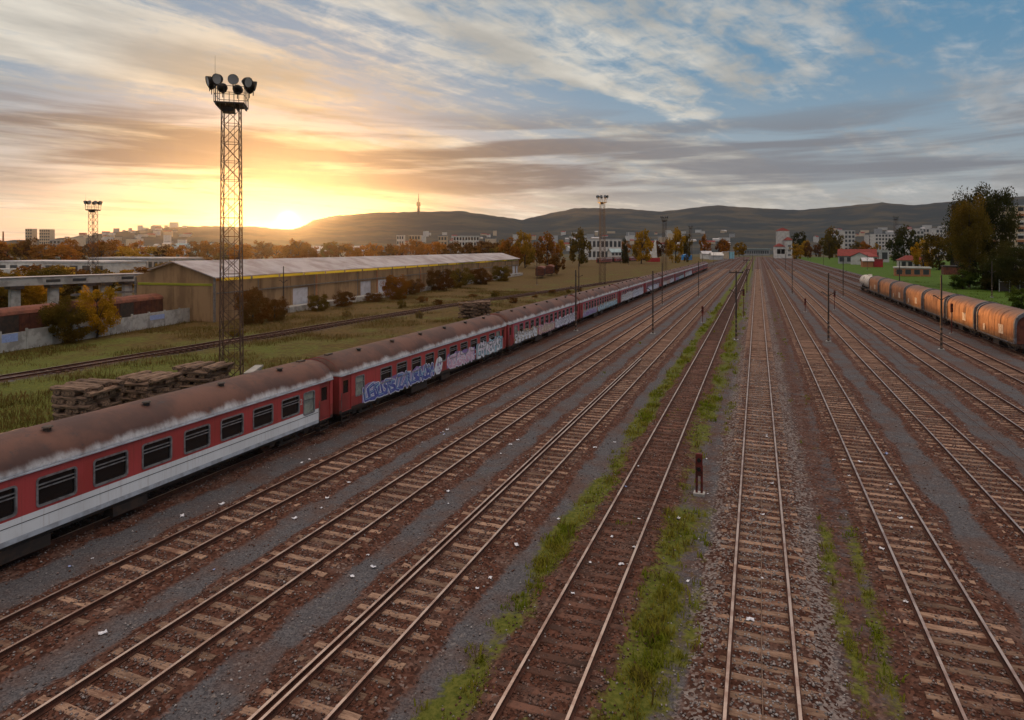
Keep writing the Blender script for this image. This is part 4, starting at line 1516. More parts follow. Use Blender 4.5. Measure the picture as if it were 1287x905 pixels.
def make_signal(h, label, loc, twin=False):
    t = thing('signal_post', label, 'signal', loc, 0, 'small signals between the tracks')
    for s in ((-.1, .1) if twin else (0,)):
        MB().tube((s, 0, 0), (s, 0, h * .72), .05, n=6).build('post', 'signal_red', t)
    hd = MB().box(-.12, .12, -.09, .09, max(h * .5, h - 1.0), h)
    hd.box(-.14, .14, -.115, -.09, max(h * .5, h - 1.0) - .03, h + .02)
    hb = hd.build('signal_head', 'signal_red', t)
    for z in (h - .22, h - .6):
        MB().tube((0, -.115, z), (0, -.19, z), .08, .085, 10).build('lens_hood', 'black', hb)
    MB().box(-.22, .22, -.18, .18, -.1, .1).build('footing', 'concrete', t)
    return t


make_signal(1.7, 'short dark red twin-post signal on the weedy strip near the camera', (-2.25, 27.5, 0), True)
make_signal(3.6, 'slim signal post with red base in front of the second orange wagon', (21.6, 90, 0))
make_signal(2.3, 'short leaning signal between rusty tracks left of the weeds', (-7.0, 91, 0))
make_signal(4.2, 'signal post beside the right edge of the track with weeds, far', (-1.9, 100, 0))
make_signal(3.2, 'red signal post among the tracks left of the tank wagon', (11.9, 118, 0))
make_signal(2.2, 'short signal post between the right tracks farther away', (7.1, 112, 0))

# ------------------------------------------------------------------ stacks of old sleepers
OLD = []
for k in range(4):
    rr = random.Random(40 + k)
    mb = MB()
    rings = []
    for i in range(7):
        xx = -1.25 + 2.5 * i / 6
        j = lambda s: rr.uniform(-s, s)
        rings.append([(xx, -.2 + j(.03), -.12 + j(.02)), (xx, .2 + j(.03), -.12 + j(.02)), (xx, .24 + j(.03), .02 + j(.02)), (xx, .15, .11 + j(.02)), (xx, -.15, .11 + j(.02)), (xx, -.24 + j(.03), .02 + j(.02))])
    mb.loft(rings)
    me = bpy.data.meshes.new('old_sleeper')
    me.from_pydata(mb.v, [], mb.f)
    me.materials.append(M['old_wood'])
    me.update()
    OLD.append(me)


def stack(cx, cy, rz, layers, n, label, group, seed=1, gap=.53):
    rr = random.Random(seed)
    for k in range(layers):
        cross = k % 2
        for i in range(n):
            off = (i - (n - 1) / 2) * gap
            lx, ly = (0, off) if not cross else (off, 0)
            lx += rr.uniform(-.25, .25)
            ly += rr.uniform(-.06, .06)
            a = rz
            o = link('old_sleeper', OLD[rr.randrange(4)], None, (cx + lx * math.cos(a) - ly * math.sin(a), cy + lx * math.sin(a) + ly * math.cos(a), .12 + k * .25 + rr.uniform(-.02, .02)), a + (PI / 2 if cross else 0) + rr.gauss(0, .07))
            o.rotation_euler[0] = rr.gauss(0, .05)
            tag(o, label, 'sleeper', group)


stack(-37.0, 26.4, .15, 9, 5, 'weathered sleeper in the left pile behind the nearest coach', 'sleepers of the left pile', 1)
stack(-36.9, 30.5, .1, 8, 5, 'weathered sleeper in the middle pile behind the nearest coach', 'sleepers of the middle pile', 2)
stack(-36.6, 34.6, .2, 8, 5, 'weathered sleeper in the right pile beside the lattice mast', 'sleepers of the right pile', 3)
stack(-34.2, 20.6, .05, 4, 5, 'sleeper of the low pile at the left picture edge', 'sleepers of the low pile', 4)
x, y = at(588, 399)
stack(x, y, .6, 9, 3, 'dark sleeper in the left of two piles behind the second coach', 'sleepers of the far left pile', 5, .6)
x, y = at(606, 397)
stack(x, y, .6, 9, 3, 'dark sleeper in the right of two piles behind the second coach', 'sleepers of the far right pile', 6, .6)
x, y = at(319, 466, 1.0)
tag(MB().box(-.2, .2, -1.5, 1.5, 0, 1.0).box(-.3, .3, -1.6, 1.6, 1.0, 1.16).build('concrete_slab', 'concrete', None, (x, y, 0), .5), 'pale concrete slab on edge behind the coach roof, right of the mast', 'slab')


# ------------------------------------------------------------------ hangar
def hangar():
    C1 = np.array(atD(270, 88))
    C2 = np.array(atD(652, 245))
    L = float(np.linalg.norm(C2 - C1))
    rz = math.atan2(-(C2 - C1)[0], (C2 - C1)[1])
    W, E, R = 13.5, 6.2, 8.2
    t = thing('warehouse', 'long ochre hangar with a pale metal gable roof beyond the dry grass', 'hangar', (C1[0], C1[1], 0), rz)
    wl = MB()
    doors = [(18 + 7.5 * k, 22.5 + 7.5 * k, .03, 3.6) for k in (0, 3, 4, 5, 9, 13, 16)] + [(L - 9, L - 5, .03, 3.6), (L - 4, L - 1, .03, 3.6)]
    wall_grid(wl, 0, 1, [0, L], [0, E - .55], doors, lambda y, z: 0, .25)
    wall_grid(wl, 0, 1, [0, L], [E - .12, E], [], lambda y, z: 0)
    wall_grid(wl, -W, -1, [0, L], [0, E - 1.6], [], lambda y, z: 0)  # hidden rear wall left open under the eave to let sun in
    for yy in (0, L):
        wl.add([(-W, yy, 0), (0, yy, 0), (0, yy, E), (-W / 2, yy, R), (-W, yy, E)], [(0, 1, 2, 3, 4)])
    wl.build('wall', 'hangar_wall', t)
    rf = MB()
    for (xa, za, xb, zb) in ((.5, E - .12, -W / 2, R + .06), (-W / 2, R + .06, -W + 2.6, E + (R - E) * 2.6 / (W / 2) + .06)):  # unseen rear slope stops short, an added gap so sun backlights the strip windows
        rf.add([(xa, -.5, za), (xa, L + .5, za), (xb, L + .5, zb), (xb, -.5, zb), (xa, -.5, za + .14), (xa, L + .5, za + .14), (xb, L + .5, zb + .14), (xb, -.5, zb + .14)],
               [(3, 2, 1, 0), (4, 5, 6, 7), (0, 1, 5, 4), (1, 2, 6, 5), (2, 3, 7, 6), (3, 0, 4, 7)])
    for k in range(int(L / 4)):
        yy = 2 + k * 4
        rf.add([(.5, yy, E + .03), (.5, yy + .08, E + .03), (-W / 2, yy + .08, R + .215), (-W / 2, yy, R + .215)], [(0, 1, 2, 3)])
    rf.build('roof', 'hangar_roof', t)
    for k in range(24):
        y0 = 1 + k * (L - 2) / 24
        MB().box(-.03, .0, y0 + .25, y0 + (L - 2) / 24 - .25, E - .54, E - .13).build('strip_window', 'clear_sheet', t)
    for (a, b_, c_, d_) in doors:
        MB().box(-.25, -.18, a + .003, b_ - .003, c_, d_ - .003).build('door', 'door_grey', t)
    for k in range(4):
        a = -W + .7 + k * 3.1
        g = MB()
        g.box(a, a + 2.8, -.06, -.003, .1, 4.8)
        for q in range(1, 5):
            g.box(a, a + 2.8, -.09, -.06, q * .95, q * .95 + .06)
        g.build('gable_panel', 'hangar_wall', t)
    MB().box(-W + .5, -.4, -.08, -.003, 5.0, 5.3).build('gable_window', 'clear_sheet', t)
    for x0 in (-W - .02, -.15):
        MB().box(x0, x0 + .22, -.16, .1, 0, E - .15).build('corner_post', 'galv', t)
    for k in range(1, int(L / 7.5)):
        MB().box(.002, .12, k * 7.5 + 2.2, k * 7.5 + 2.5, 0, E - .6).build('pilaster', 'wall_brick' if k % 3 == 0 else 'hangar_wall', t)
    MB().box(.003, .2, 0.3, L - .3, 3.9, 4.05).build('cornice', 'galv', t)
    for k in range(int(L / 15)):
        MB().tube((.16, 9 + k * 15, 0), (.16, 9 + k * 15, E - .6), .06, n=6).build('downpipe', 'galv', t)
    dk = MB()
    dk.box(.25, 2.2, 14, L - 2, 0, .9)
    dk.build('loading_dock', 'concrete', t)


hangar()


# ------------------------------------------------------------------ other buildings
def building(name, label, cat, u, D, w, d, h, rz=0.0, wall='wall_white', roof='flat', rmat='roof_grey', nx=0, nz=0, z0=None, group=None, rh=None, win='far_glass', wz=.55):
    """w across (local x), d deep (local y), front faces local -y; rotated to face the camera by default"""
    x, y = atD(u, D)
    if z0 is None:
        z0 = float(terrain_z(np.array([x]), np.array([y]))[0]) - .4 if math.hypot(x, y) > 1150 else 0
    t = thing(name, label, cat, (x, y, z0), YAW + rz, group)
    b_ = MB().box(-w / 2, w / 2, 0, d, -2 if z0 else 0, h)
    if roof == 'gable':
        rh = rh or w * .28 if w < d else (rh or d * .3)
        b_.add([(-w / 2, 0, h), (w / 2, 0, h), (w / 2, d, h), (-w / 2, d, h), (-w / 2, d / 2, h + rh), (w / 2, d / 2, h + rh)], [(0, 4, 3), (1, 2, 5)])
    b_.build('wall', wall, t)
    if roof == 'gable':
        o = .5
        r_ = MB()
        th = .25
        for (ya, yb) in ((-o, d / 2), (d + o, d / 2)):
            za = h - o * rh / (d / 2) + .02
            r_.add([(-w / 2 - o, ya, za), (w / 2 + o, ya, za), (w / 2 + o, yb, h + rh + .02), (-w / 2 - o, yb, h + rh + .02),
                    (-w / 2 - o, ya, za + th), (w / 2 + o, ya, za + th), (w / 2 + o, yb, h + rh + th), (-w / 2 - o, yb, h + rh + th)],
                   [(0, 1, 2, 3), (4, 5, 6, 7), (0, 1, 5, 4), (1, 2, 6, 5), (3, 0, 4, 7)])
        r_.build('roof', rmat, t)
    elif roof == 'hip':
        rh = rh or min(w, d) * .3
        o = .6
        q = min(w, d) * .35
        r_ = MB()
        r_.add([(-w / 2 - o, -o, h + .02), (w / 2 + o, -o, h + .02), (w / 2 + o, d + o, h + .02), (-w / 2 - o, d + o, h + .02), (-w / 2 + q, d / 2, h + rh), (w / 2 - q, d / 2, h + rh)],
               [(0, 1, 5, 4), (1, 2, 5), (2, 3, 4, 5), (3, 0, 4), (3, 2, 1, 0)])
        r_.build('roof', rmat, t)
    else:
        MB().box(-w / 2 - .25, w / 2 + .25, -.25, d + .25, h + .01, h + .5).build('roof', rmat, t)
    if nx and nz:
        for i in range(nx):
            for j in range(nz):
                xc = -w / 2 + w * (i + .5) / nx
                zc = h * (j + wz) / nz
                ww, hh = w / nx * .30, h / nz * .28
                fr = MB().box(xc - ww - .08, xc + ww + .08, -.05, -.002, zc - hh - .08, zc + hh + .08)
                fo = fr.build('window', 'galv', t)
                MB().box(xc - ww, xc + ww, -.075, -.052, zc - hh, zc + hh).build('pane', win, fo)
    return t


# left: long white factory, its grey neighbour, roofs behind
w_ = building('factory_hall', 'long low white factory hall at the far left behind the bushes', 'factory', 62, 205, 44, 16, 5.6, -.25, nx=9, nz=1)
MB().box(5.5, 10.5, -.12, -.003, 1.6, 4.2).build('gate', 'yellow', w_)
MB().box(-20, -6, -4, -.003, 0, 3.6).build('annex', 'wall_white', w_)
building('factory_hall', 'grey factory hall with ribbed front right of the white one', 'factory', 165, 230, 36, 14, 6.4, -.2, wall='wall_grey', nx=16, nz=1)
building('shed', 'distant blue roofed shed left of the sun, smaller one', 'shed', 170, 420, 22, 18, 6, -.2, wall='wall_grey', roof='gable', rmat='roof_blue')
building('shed', 'distant long blue roofed hall left of the sun', 'shed', 229, 400, 27, 22, 6.5, -.2, wall='wall_grey', roof='gable', rmat='roof_blue')
building('tower_block', 'left one of two far tower blocks on the left skyline', 'tower block', 36, 1500, 16, 16, zv(294, 1500), 0, 'wall_cream', nx=3, nz=6)
building('tower_block', 'wider one of two far tower blocks on the left skyline', 'tower block', 56, 1500, 25, 16, zv(295, 1500), 0, 'wall_cream', nx=5, nz=6)
x, y = atD(4, 900)
tag(MB().tube((0, 0, 0), (0, 0, zv(291, 900)), 1.4, .9, 12).build('chimney', 'wall_brick', None, (x, y, 0)), 'thin factory chimney at the left edge of the skyline', 'chimney')
building('office_block', 'violet grey block between orange trees at the far left', 'office block', 69, 700, 12, 10, zv(302, 700), 0, 'wall_grey', nx=3, nz=4)

# elevated conveyor gallery
pb = thing('pipe_bridge', 'pale elevated pipe bridge on pillars left of the hangar', 'pipe bridge', (0, 0, 0))
a, c_ = np.array(atD(-30, 84)), np.array(atD(177, 102))
d = c_ - a
L = float(np.linalg.norm(d))
pb.location = (a[0], a[1], 0)
pb.rotation_euler = (0, 0, math.atan2(d[1], d[0]))
MB().box(0, L, -.9, .9, 5.05, 6.15).build('gallery', 'concrete', pb)
MB().box(-.1, L + .1, -1.05, 1.05, 6.16, 6.26).build('gallery_roof', 'roof_grey', pb)
for q in (.2, .42, .63, .74, .9):
    MB().box(L * q - .55, L * q + .55, -.45, .45, 0, 4.6).build('pillar', 'concrete', pb)
    MB().box(L * q - .8, L * q + .8, -.95, .95, 4.6, 5.05).build('bracket', 'dark_steel', pb)
MB().box(L * .5, L * .98, -1.5, -1.2, 3.3, 3.6).build('pipe', 'galv', pb)
for q in (.36, .52, .84):
    MB().box(L * q, L * q + 1.8, -.93, -.9, 5.4, 5.8).build('window', 'far_glass', pb)

# town blocks in the middle distance
building('office_block', 'white block with a grid of dark windows beyond the hangar roof', 'office block', 586, 720, 29, 14, zv(297, 720), .05, nx=9, nz=4, win='glass')
building('apartment_block', 'pale cream block left of the white gridded block', 'apartment block', 556, 800, 11, 12, zv(297, 800), 0, 'wall_cream', nx=3, nz=4)
building('apartment_block', 'pale block above orange trees right of the sun', 'apartment block', 503, 900, 10, 12, zv(296, 900), 0, 'wall_white', nx=3, nz=4)
building('apartment_block', 'wider pale block above orange trees right of the sun', 'apartment block', 521, 900, 16, 12, zv(296, 900), 0, 'wall_cream', nx=4, nz=4)
building('factory_hall', 'sunlit long hall just below the sun at the foot of the hills', 'factory', 420, 560, 50, 20, 6, 0, 'wall_cream', 'gable', 'roof_grey')
building('office_block', 'low white office block with strip windows behind the far lattice mast', 'office block', 760, 560, 30, 14, zv(301, 560), .1, nx=8, nz=2)
building('house', 'white house with dark roof right of the low office block', 'house', 775, 520, 9, 9, 7, .2, 'wall_white', 'gable', 'roof_blue', 3, 2)
# small white church-like pavilion with a pointed roof
x, y = atD(822, 480)
pv_ = thing('pointed_pavilion', 'white pavilion with a pointed sail shaped roof on a red base', 'pavilion', (x, y, 0), YAW)
MB().box(-4.5, 4.5, 0, 7, 0, 3.0).build('base', 'bright_red', pv_)
MB().add([(-3.6, 0, 3), (2.4, 0, 3), (2.4, 6, 3), (-3.6, 6, 3), (1.8, 1.5, zv(302, 480)), (1.8, 4.5, zv(302, 480))], [(0, 1, 4), (1, 2, 5, 4), (2, 3, 5), (3, 0, 4, 5)]).build('sail_roof', 'wall_white', pv_)
x, y = atD(863, 560)
bt = thing('storage_tank', 'blue round storage tank near the far coaches', 'tank', (x, y, 0))
MB().tube((0, 0, 0), (0, 0, 4.2), 4.6, n=20).build('shell', 'blue', bt)
MB().tube((0, 0, 4.2), (0, 0, 5.0), 4.6, 1.0, 20).build('lid', 'blue', bt)

# station throat
sb = thing('signal_box', 'white signal box tower with red roofs at the end of the tracks', 'signal box', (*atD(990, 640), 0), YAW)
MB().box(-1.2, 4.5, 0, 7, 0, zv(302, 640)).build('tower', 'wall_white', sb)
MB().box(-11, -1.4, 1, 8, 0, zv(310, 640)).build('wing', 'wall_white', sb)
MB().box(-6.8, 4.8, 7.2, 12, 0, zv(290, 640)).build('rear_tower', 'wall_white', sb)
for (x0, x1, y0, y1, z) in ((-1.8, 5.1, -.6, 7.1, zv(302, 640) + .01), (-11.6, -1.9, .4, 8.6, zv(310, 640) + .01), (-7.6, 5.6, 7.15, 12.8, zv(290, 640) + .01)):
    xm, ym = (x0 + x1) / 2, (y0 + y1) / 2
    MB().add([(x0, y0, z), (x1, y0, z), (x1, y1, z), (x0, y1, z), (xm - 1, ym, z + 3.2), (xm + 1, ym, z + 3.2)], [(3, 2, 1, 0), (0, 1, 5, 4), (1, 2, 5), (2, 3, 4, 5), (3, 0, 4)]).build('roof', 'roof_red', sb)
for (x0, x1, z0, z1) in ((-10.2, -6.6, 4.5, 9.4), (-6.2, -2.4, 4.5, 9.4)):
    MB().box(x0, x1, .93, .998, z0, z1).build('window', 'glass', sb)
for k in range(3):
    MB().box(.2, 3.2, -.06, -.002, 2.5 + 4.5 * k, 4.5 + 4.5 * k).build('window', 'galv', sb)
fb = thing('station_hall', 'pale grey station hall across the end of the tracks', 'station', (*atD(948, 900), 0), YAW)
MB().box(-17, 22, 0, 12, 0, 8.5).build('wall', 'wall_grey', fb)
MB().box(-18, 23, -1.5, 13, 8.52, 9.6).build('roof', 'roof_blue', fb)
for k in range(12):
    MB().box(-16 + 3.1 * k, -14 + 3.1 * k, -.1, -.003, 2.5, 6.5).build('window', 'far_glass', fb)
building('kiosk', 'cream cabin left of a pale blue one at the track throat', 'cabin', 913, 620, 5, 5, 6.5, 0, 'wall_cream')
building('kiosk', 'pale blue cabin beside a cream one at the track throat', 'cabin', 920, 620, 4.4, 5, 6.8, 0, simple('pale_blue_paint', (0.25, 0.5, 0.6)))
building('shed', 'white roofed shed left of the cabins at the track throat', 'shed', 902, 560, 10, 8, 4.0, 0, 'wall_grey', 'gable', 'wall_white')
building('shed', 'low white shed with vaulted roof left of the track throat', 'shed', 889, 600, 9, 8, 5.0, 0, 'wall_white', 'gable', 'roof_grey')

# right side
building('house', 'white house with a red roof right of the dark round tree', 'house', 1148, 330, 11.5, 9, 3.9, -.35, 'wall_white', 'hip', 'roof_red', 4, 1, rh=2.6)
building('depot', 'long depot with broken red roofs behind the lawn', 'depot', 1077, 420, 22, 14, 5.2, -.5, 'wall_grey', 'gable', 'roof_red', 5, 1)
building('depot', 'pale flat roofed hall behind the red depot roofs', 'depot', 1090, 470, 28, 14, 8.6, -.4, 'wall_grey', 'flat', 'wall_white', 5, 1)
building('depot', 'smaller shed with a steep red roof beside the depot', 'depot', 1098, 395, 9, 12, 5.0, .5, 'wall_white', 'gable', 'roof_red', 2, 1)
building('hut', 'small orange brick hut at the edge of the lawn', 'hut', 1091, 345, 5, 5, 3.4, -.3, 'wall_brick', 'gable', 'roof_grey')
building('hut', 'small red hut beside the orange brick one', 'hut', 1104, 345, 4.4, 5, 3.8, -.3, 'bright_red', 'flat', 'roof_red')
building('shed', 'low orange brick shed with a white flat roof on the lawn', 'shed', 1147, 232, 11, 5, 2.9, -.45, 'wall_brick', 'flat', 'wall_white', 4, 1)
building('shed', 'dark low shed in front of the big tree', 'shed', 1202, 245, 8, 6, 3.0, -.45, 'boxcar', 'flat', 'dark_steel')
ap = building('apartment_block', 'tall cream apartment block with balconies behind the big tree', 'apartment block', 1283, 330, 34, 14, zv(259, 330), -.75, 'wall_cream', nx=9, nz=9, win='glass')
for j in range(8):
    for i in (1, 4, 7):
        xc = -17 + 34 * (i + .5) / 9
        MB().box(xc - 1.7, xc + 1.7, -1.3, -.08, 3.35 * (j + 1), 3.35 * (j + 1) + 1.0).build('balcony', 'wall_brick' if j % 2 else 'wall_white', ap)
for k, (u, D, w, vt) in enumerate(((1152, 950, 22, 290), (1168, 980, 30, 287), (1183, 960, 16, 288), (1068, 900, 15, 290), (1112, 1000, 30, 294), (1100, 1020, 20, 295))):
    building('tower_block', ['left one of three pale tower blocks left of the big tree', 'widest of three pale tower blocks left of the big tree', 'slim pale tower block nearest the big tree', 'bluish white tower block above the depot roofs', 'low pale block behind the dark round tree', 'small pale block left of the dark round tree'][k], 'tower block', u, D, w, 14, zv(vt, D), 0, 'wall_white', nx=max(3, int(w / 5)), nz=6, group='pale tower blocks at the right')
# lawn fence at the right edge
fx, fy = atD(1256, 150)
fe = thing('fence', 'pale picket fence with concrete posts at the right edge behind the lawn', 'fence', (fx, fy, 0), YAW - .75)
MB().box(-.1, 26, -.04, .04, 2.3, 2.5).build('top_rail', 'concrete', fe)
for k in range(14):
    MB().box(k * 1.9 - .08, k * 1.9 + .08, -.1, -.042, 0, 2.9).build('post', 'concrete', fe)
MB().box(-.1, 26, .045, .075, .2, 2.2).build('fence_panel', 'dark_steel', fe)

# second line of coaches far left
for k, (u, D) in enumerate(((758, 415), (777, 447), (796, 482), (815, 520))):
    x, y = atD(u - 6, D)
    o = copy_tree(far[-1], (x, y, 0), -math.atan2(atD(815, 520)[0] - atD(758, 415)[0], atD(815, 520)[1] - atD(758, 415)[1]), ['red ended coach nearest in the far second line', 'second coach of the far second line', 'third coach of the far second line', 'last coach of the far second line'][k])
    o['group'] = 'coaches of the far second line'

# TV tower on the hill
x, y = atD(526, 3850)
zt = float(terrain_z(np.array([x]), np.array([y]))[0])
tv = thing('television_tower', 'slim television tower on the crest of the hills', 'tower', (x, y, zt - 8))
top = zv(243, 3850) - zt + 8
MB().tube((0, 0, 0), (0, 0, top * .55), 9, 6, 10).build('shaft', 'dark_steel', tv)
MB().tube((0, 0, top * .42), (0, 0, top * .6), 13, 11, 12).build('pod', 'dark_steel', tv)
MB().tube((0, 0, top * .6), (0, 0, top), 4, 1.2, 8).build('antenna', 'dark_steel', tv)

# town houses at the foot of the hills
rr = random.Random(21)
HG = 'pale houses of the distant town'
for k in range(210):
    u = rr.choice([rr.uniform(500, 930), rr.uniform(640, 930), rr.uniform(1000, 1200), rr.uniform(80, 240)])
    D = rr.uniform(1250, 2500)
    w = rr.uniform(10, 30)
    h = rr.choice([7, 8, 9, 10, 14, 20])
    zone = 'at the left below the hill' if u < 300 else ('below the middle hills' if u < 760 else ('beyond the track throat' if u < 940 else 'below the right hills'))
    st = rr.random()
    if st < .55:
        building('house', 'small pale flat roofed block of the distant town ' + zone, 'house', u, D, w, 10, h, rr.uniform(-.6, .6), rr.choice(['wall_white', 'wall_white', 'wall_cream', 'wall_grey']), group=HG)
    else:
        building('house', 'small red roofed house of the distant town ' + zone, 'house', u, D, w * .8, 9, h * .7, rr.uniform(-.6, .6), rr.choice(['wall_white', 'wall_cream']), 'gable', rr.choice(['roof_red', 'roof_red', 'roof_grey']), group=HG)


# ------------------------------------------------------------------ trees
def crown_mesh(seed, nclump, per, leaf, shape='round'):
    """unit crown: about 1 wide radius .5, from z=0 to 1"""
    rs = np.random.RandomState(seed)
    V = []
    cl = []
    for k in range(nclump):
        while True:
            p = rs.uniform(-1, 1, 3)
            if shape == 'round':
                ok = .25 < np.linalg.norm(p) < 1
            elif shape == 'cone':
                ok = np.hypot(p[0], p[1]) < (1 - p[2]) * .5 + .12
            else:
                ok = np.linalg.norm(p * (1, 1, .9)) < 1 and p[2] > -.95
            if ok:
                break
        cl.append((p, rs.uniform(.16, .34)))
    for p, r_ in cl:
        n = int(per * rs.uniform(.5, 1.4))
        q = rs.normal(0, 1, (n, 3))
        q /= np.linalg.norm(q, axis=1)[:, None]
        q = p + q * r_ * rs.rand(n, 1) ** .45
        V.append(q)
    P = np.concatenate(V)
    P = P * (.5, .5, .5) + (0, 0, .5)
    n = len(P)
    a = rs.normal(0, 1, (n, 3))
    a /= np.linalg.norm(a, axis=1)[:, None]
    b_ = np.cross(a, rs.normal(0, 1, (n, 3)))
    b_ /= np.linalg.norm(b_, axis=1)[:, None]
    s = leaf * rs.uniform(.6, 1.4, (n, 1))
    Q = np.stack([P - a * s, P + b_ * s * .55, P + a * s, P - b_ * s * .55], 1)
    me = bpy.data.meshes.new('crown')
    me.vertices.add(n * 4)
    me.vertices.foreach_set('co', Q.astype(np.float32).ravel())
    me.loops.add(n * 4)
    me.loops.foreach_set('vertex_index', np.arange(n * 4, dtype=np.int32))
    me.polygons.add(n)
    me.polygons.foreach_set('loop_start', np.arange(0, n * 4, 4, dtype=np.int32))
    me.update(calc_edges=True)
    return me


def trunk_mesh(seed, full=True):
    rr = random.Random(seed)
    mb = MB()
    pts = [(0, 0, 0)]
    for k in range(5):
        pts.append((rr.uniform(-.03, .03), rr.uniform(-.03, .03), (k + 1) * .14))
    for k in range(5):
        mb.tube(pts[k], pts[k + 1], .032 - .0045 * k, .032 - .0045 * (k + 1), 7, caps=False)
    for k in range(9):
        b_ = pts[rr.randint(2, 5)]
        a = rr.uniform(0, 2 * PI)
        l_ = rr.uniform(.2, .38)
        m_ = (b_[0] + math.cos(a) * l_ * .5, b_[1] + math.sin(a) * l_ * .5, b_[2] + l_ * .45)
        e = (b_[0] + math.cos(a) * l_, b_[1] + math.sin(a) * l_, b_[2] + l_ * rr.uniform(.7, 1.0))
        mb.tube(b_, m_, .013, .008, 5, caps=False)
        mb.tube(m_, e, .008, .003, 4, caps=False)
    me = bpy.data.meshes.new('trunk')
    me.from_pydata(mb.v, [], mb.f)
    me.materials.append(M['bark'])
    me.update()
    return me


CR = {}
for nm, args in {'near': [(60, 210, .021, 'round'), (54, 210, .022, 'bush')], 'far': [(34, 75, .042, 'round'), (30, 80, .042, 'bush'), (38, 70, .040, 'round')], 'big': [(120, 230, .013, 'round'), (110, 240, .013, 'bush')], 'cone': [(60, 90, .03, 'cone')]}.items():
    CR[nm] = [crown_mesh(100 + 7 * i + len(nm), *a) for i, a in enumerate(args)]
TRK = [trunk_mesh(k) for k in range(4)]
CRM = {}
rt = random.Random(77)


def tree(name, label, u, D, vtop, wpx, leaf, tmpl='far', cat='tree', group=None, z0=None, low=.18, xy=None, h=None, w=None):
    x, y = xy or atD(u, D)
    if z0 is None:
        z0 = float(terrain_z(np.array([x]), np.array([y]))[0]) - .3 if math.hypot(x, y) > 1150 else 0
    h = h or zv(vtop, D) - z0
    w = w or wpx / F * D
    t = thing(name, label, cat, (x, y, z0), rt.uniform(0, 6.28), group)
    key = (tmpl, rt.randrange(len(CR[tmpl])), leaf)
    if key not in CRM:
        me = CR[tmpl][key[1]].copy()
        me.materials.append(M[leaf])
        CRM[key] = me
    tr = link('trunk', TRK[rt.randrange(4)], t)
    tr.scale = (max(w, h * .5) * 1.0, max(w, h * .5) * 1.0, h)
    c_ = link('crown', CRM[key], t, (0, 0, h * low))
    c_.scale = (w, w, h * (1 - low))
    return t


G1 = 'trees and bushes behind the concrete wall'
tree('tree', 'bright yellow tree standing in front of the concrete wall', 122, 73, 361, 44, 'leaf_yellow', 'near', low=.12)
tree('bush', 'olive and orange bush left of the bright yellow tree', 82, 69, 373, 50, 'leaf_olive', 'near', 'bush', low=.0)
tree('bush', 'thin yellow shoots left of the bright yellow tree', 66, 71, 384, 26, 'leaf_yellow', 'near', 'bush', low=.0)
for k, (u, D, vt, w, lf) in enumerate(((18, 98, 343, 62, 'leaf_yellow'), (-12, 92, 340, 60, 'leaf_olive'), (48, 112, 352, 50, 'leaf_yellow'), (5, 125, 340, 60, 'leaf_olive'), (70, 128, 334, 62, 'leaf_olive'), (100, 133, 338, 48, 'leaf_brown'),
                                      (128, 138, 338, 40, 'leaf_olive'), (155, 150, 338, 44, 'leaf_yellow'), (182, 155, 334, 44, 'leaf_brown'), (205, 165, 330, 40, 'leaf_olive'), (35, 150, 334, 50, 'leaf_brown'), (232, 170, 328, 44, 'leaf_olive'), (262, 180, 326, 44, 'leaf_orange'))):
    tree('tree', ['large yellow bush tree at the left edge behind the boxcars', 'olive bush tree cut by the left edge', 'yellow bush beneath the pipe bridge', 'olive tree at the left edge below the white factory', 'rounded olive tree below the white factory', 'dark russet tree left of the far-left mast foot',
                  'olive tree right of the far-left mast foot', 'yellowish tree above the pipe bridge end', 'russet tree left of the hangar gable', 'olive tree behind the hangar gable apex', 'russet tree in front of the white factory', 'olive tree behind the left of the hangar roof', 'orange tree behind the hangar roof near the lattice mast'][k],
         u, D, vt, w, lf, 'near' if D < 130 else 'far', low=.02, group=G1)
# orange trees far left
for k in range(16):
    u = -10 + k * 17 + rt.uniform(-5, 5)
    tree('tree', 'orange autumn tree in the distant row at the far left', u, rt.uniform(290, 420), rt.uniform(300, 309), rt.uniform(24, 38), rt.choice(['leaf_orange', 'leaf_orange', 'leaf_brown', 'leaf_yellow']), group='distant orange trees at the left')
# row behind the hangar
for k in range(26):
    u = 265 + k * 16 + rt.uniform(-5, 5)
    tree('tree', 'autumn tree in the row behind the hangar roof', u, rt.uniform(300, 430), rt.uniform(301, 309), rt.uniform(22, 36), rt.choice(['leaf_orange', 'leaf_brown', 'leaf_orange', 'leaf_olive']), group='trees behind the hangar')
# bushes along the hangar side
for k, (u, D, vt, w, lf) in enumerate(((318, 86, 362, 44, 'leaf_brown'), (345, 90, 374, 34, 'leaf_brown'), (400, 104, 370, 26, 'leaf_olive'), (432, 112, 366, 26, 'leaf_brown'), (498, 128, 346, 34, 'leaf_orange'), (520, 142, 350, 26, 'leaf_brown'),
                                      (552, 155, 338, 34, 'leaf_brown'), (578, 168, 336, 34, 'leaf_olive'), (604, 180, 337, 30, 'leaf_brown'), (630, 200, 334, 26, 'leaf_olive'), (470, 122, 368, 24, 'leaf_brown'))):
    tree('bush', ['tall russet bush at the near corner of the hangar', 'low russet bush beside the hangar corner bush', 'olive bush left of the grey hangar doors', 'russet bush in front of the grey hangar doors', 'tall orange bush at the middle of the hangar side', 'low russet bush right of the tall orange bush',
                  'russet bush on the right half of the hangar side', 'olive bush on the right half of the hangar side', 'russet bush near the hangar end', 'olive bush at the hangar end', 'low russet bush right of the grey hangar doors'][k],
         u, D, vt, w, lf, 'near', 'bush', group='bushes along the hangar', low=.0)
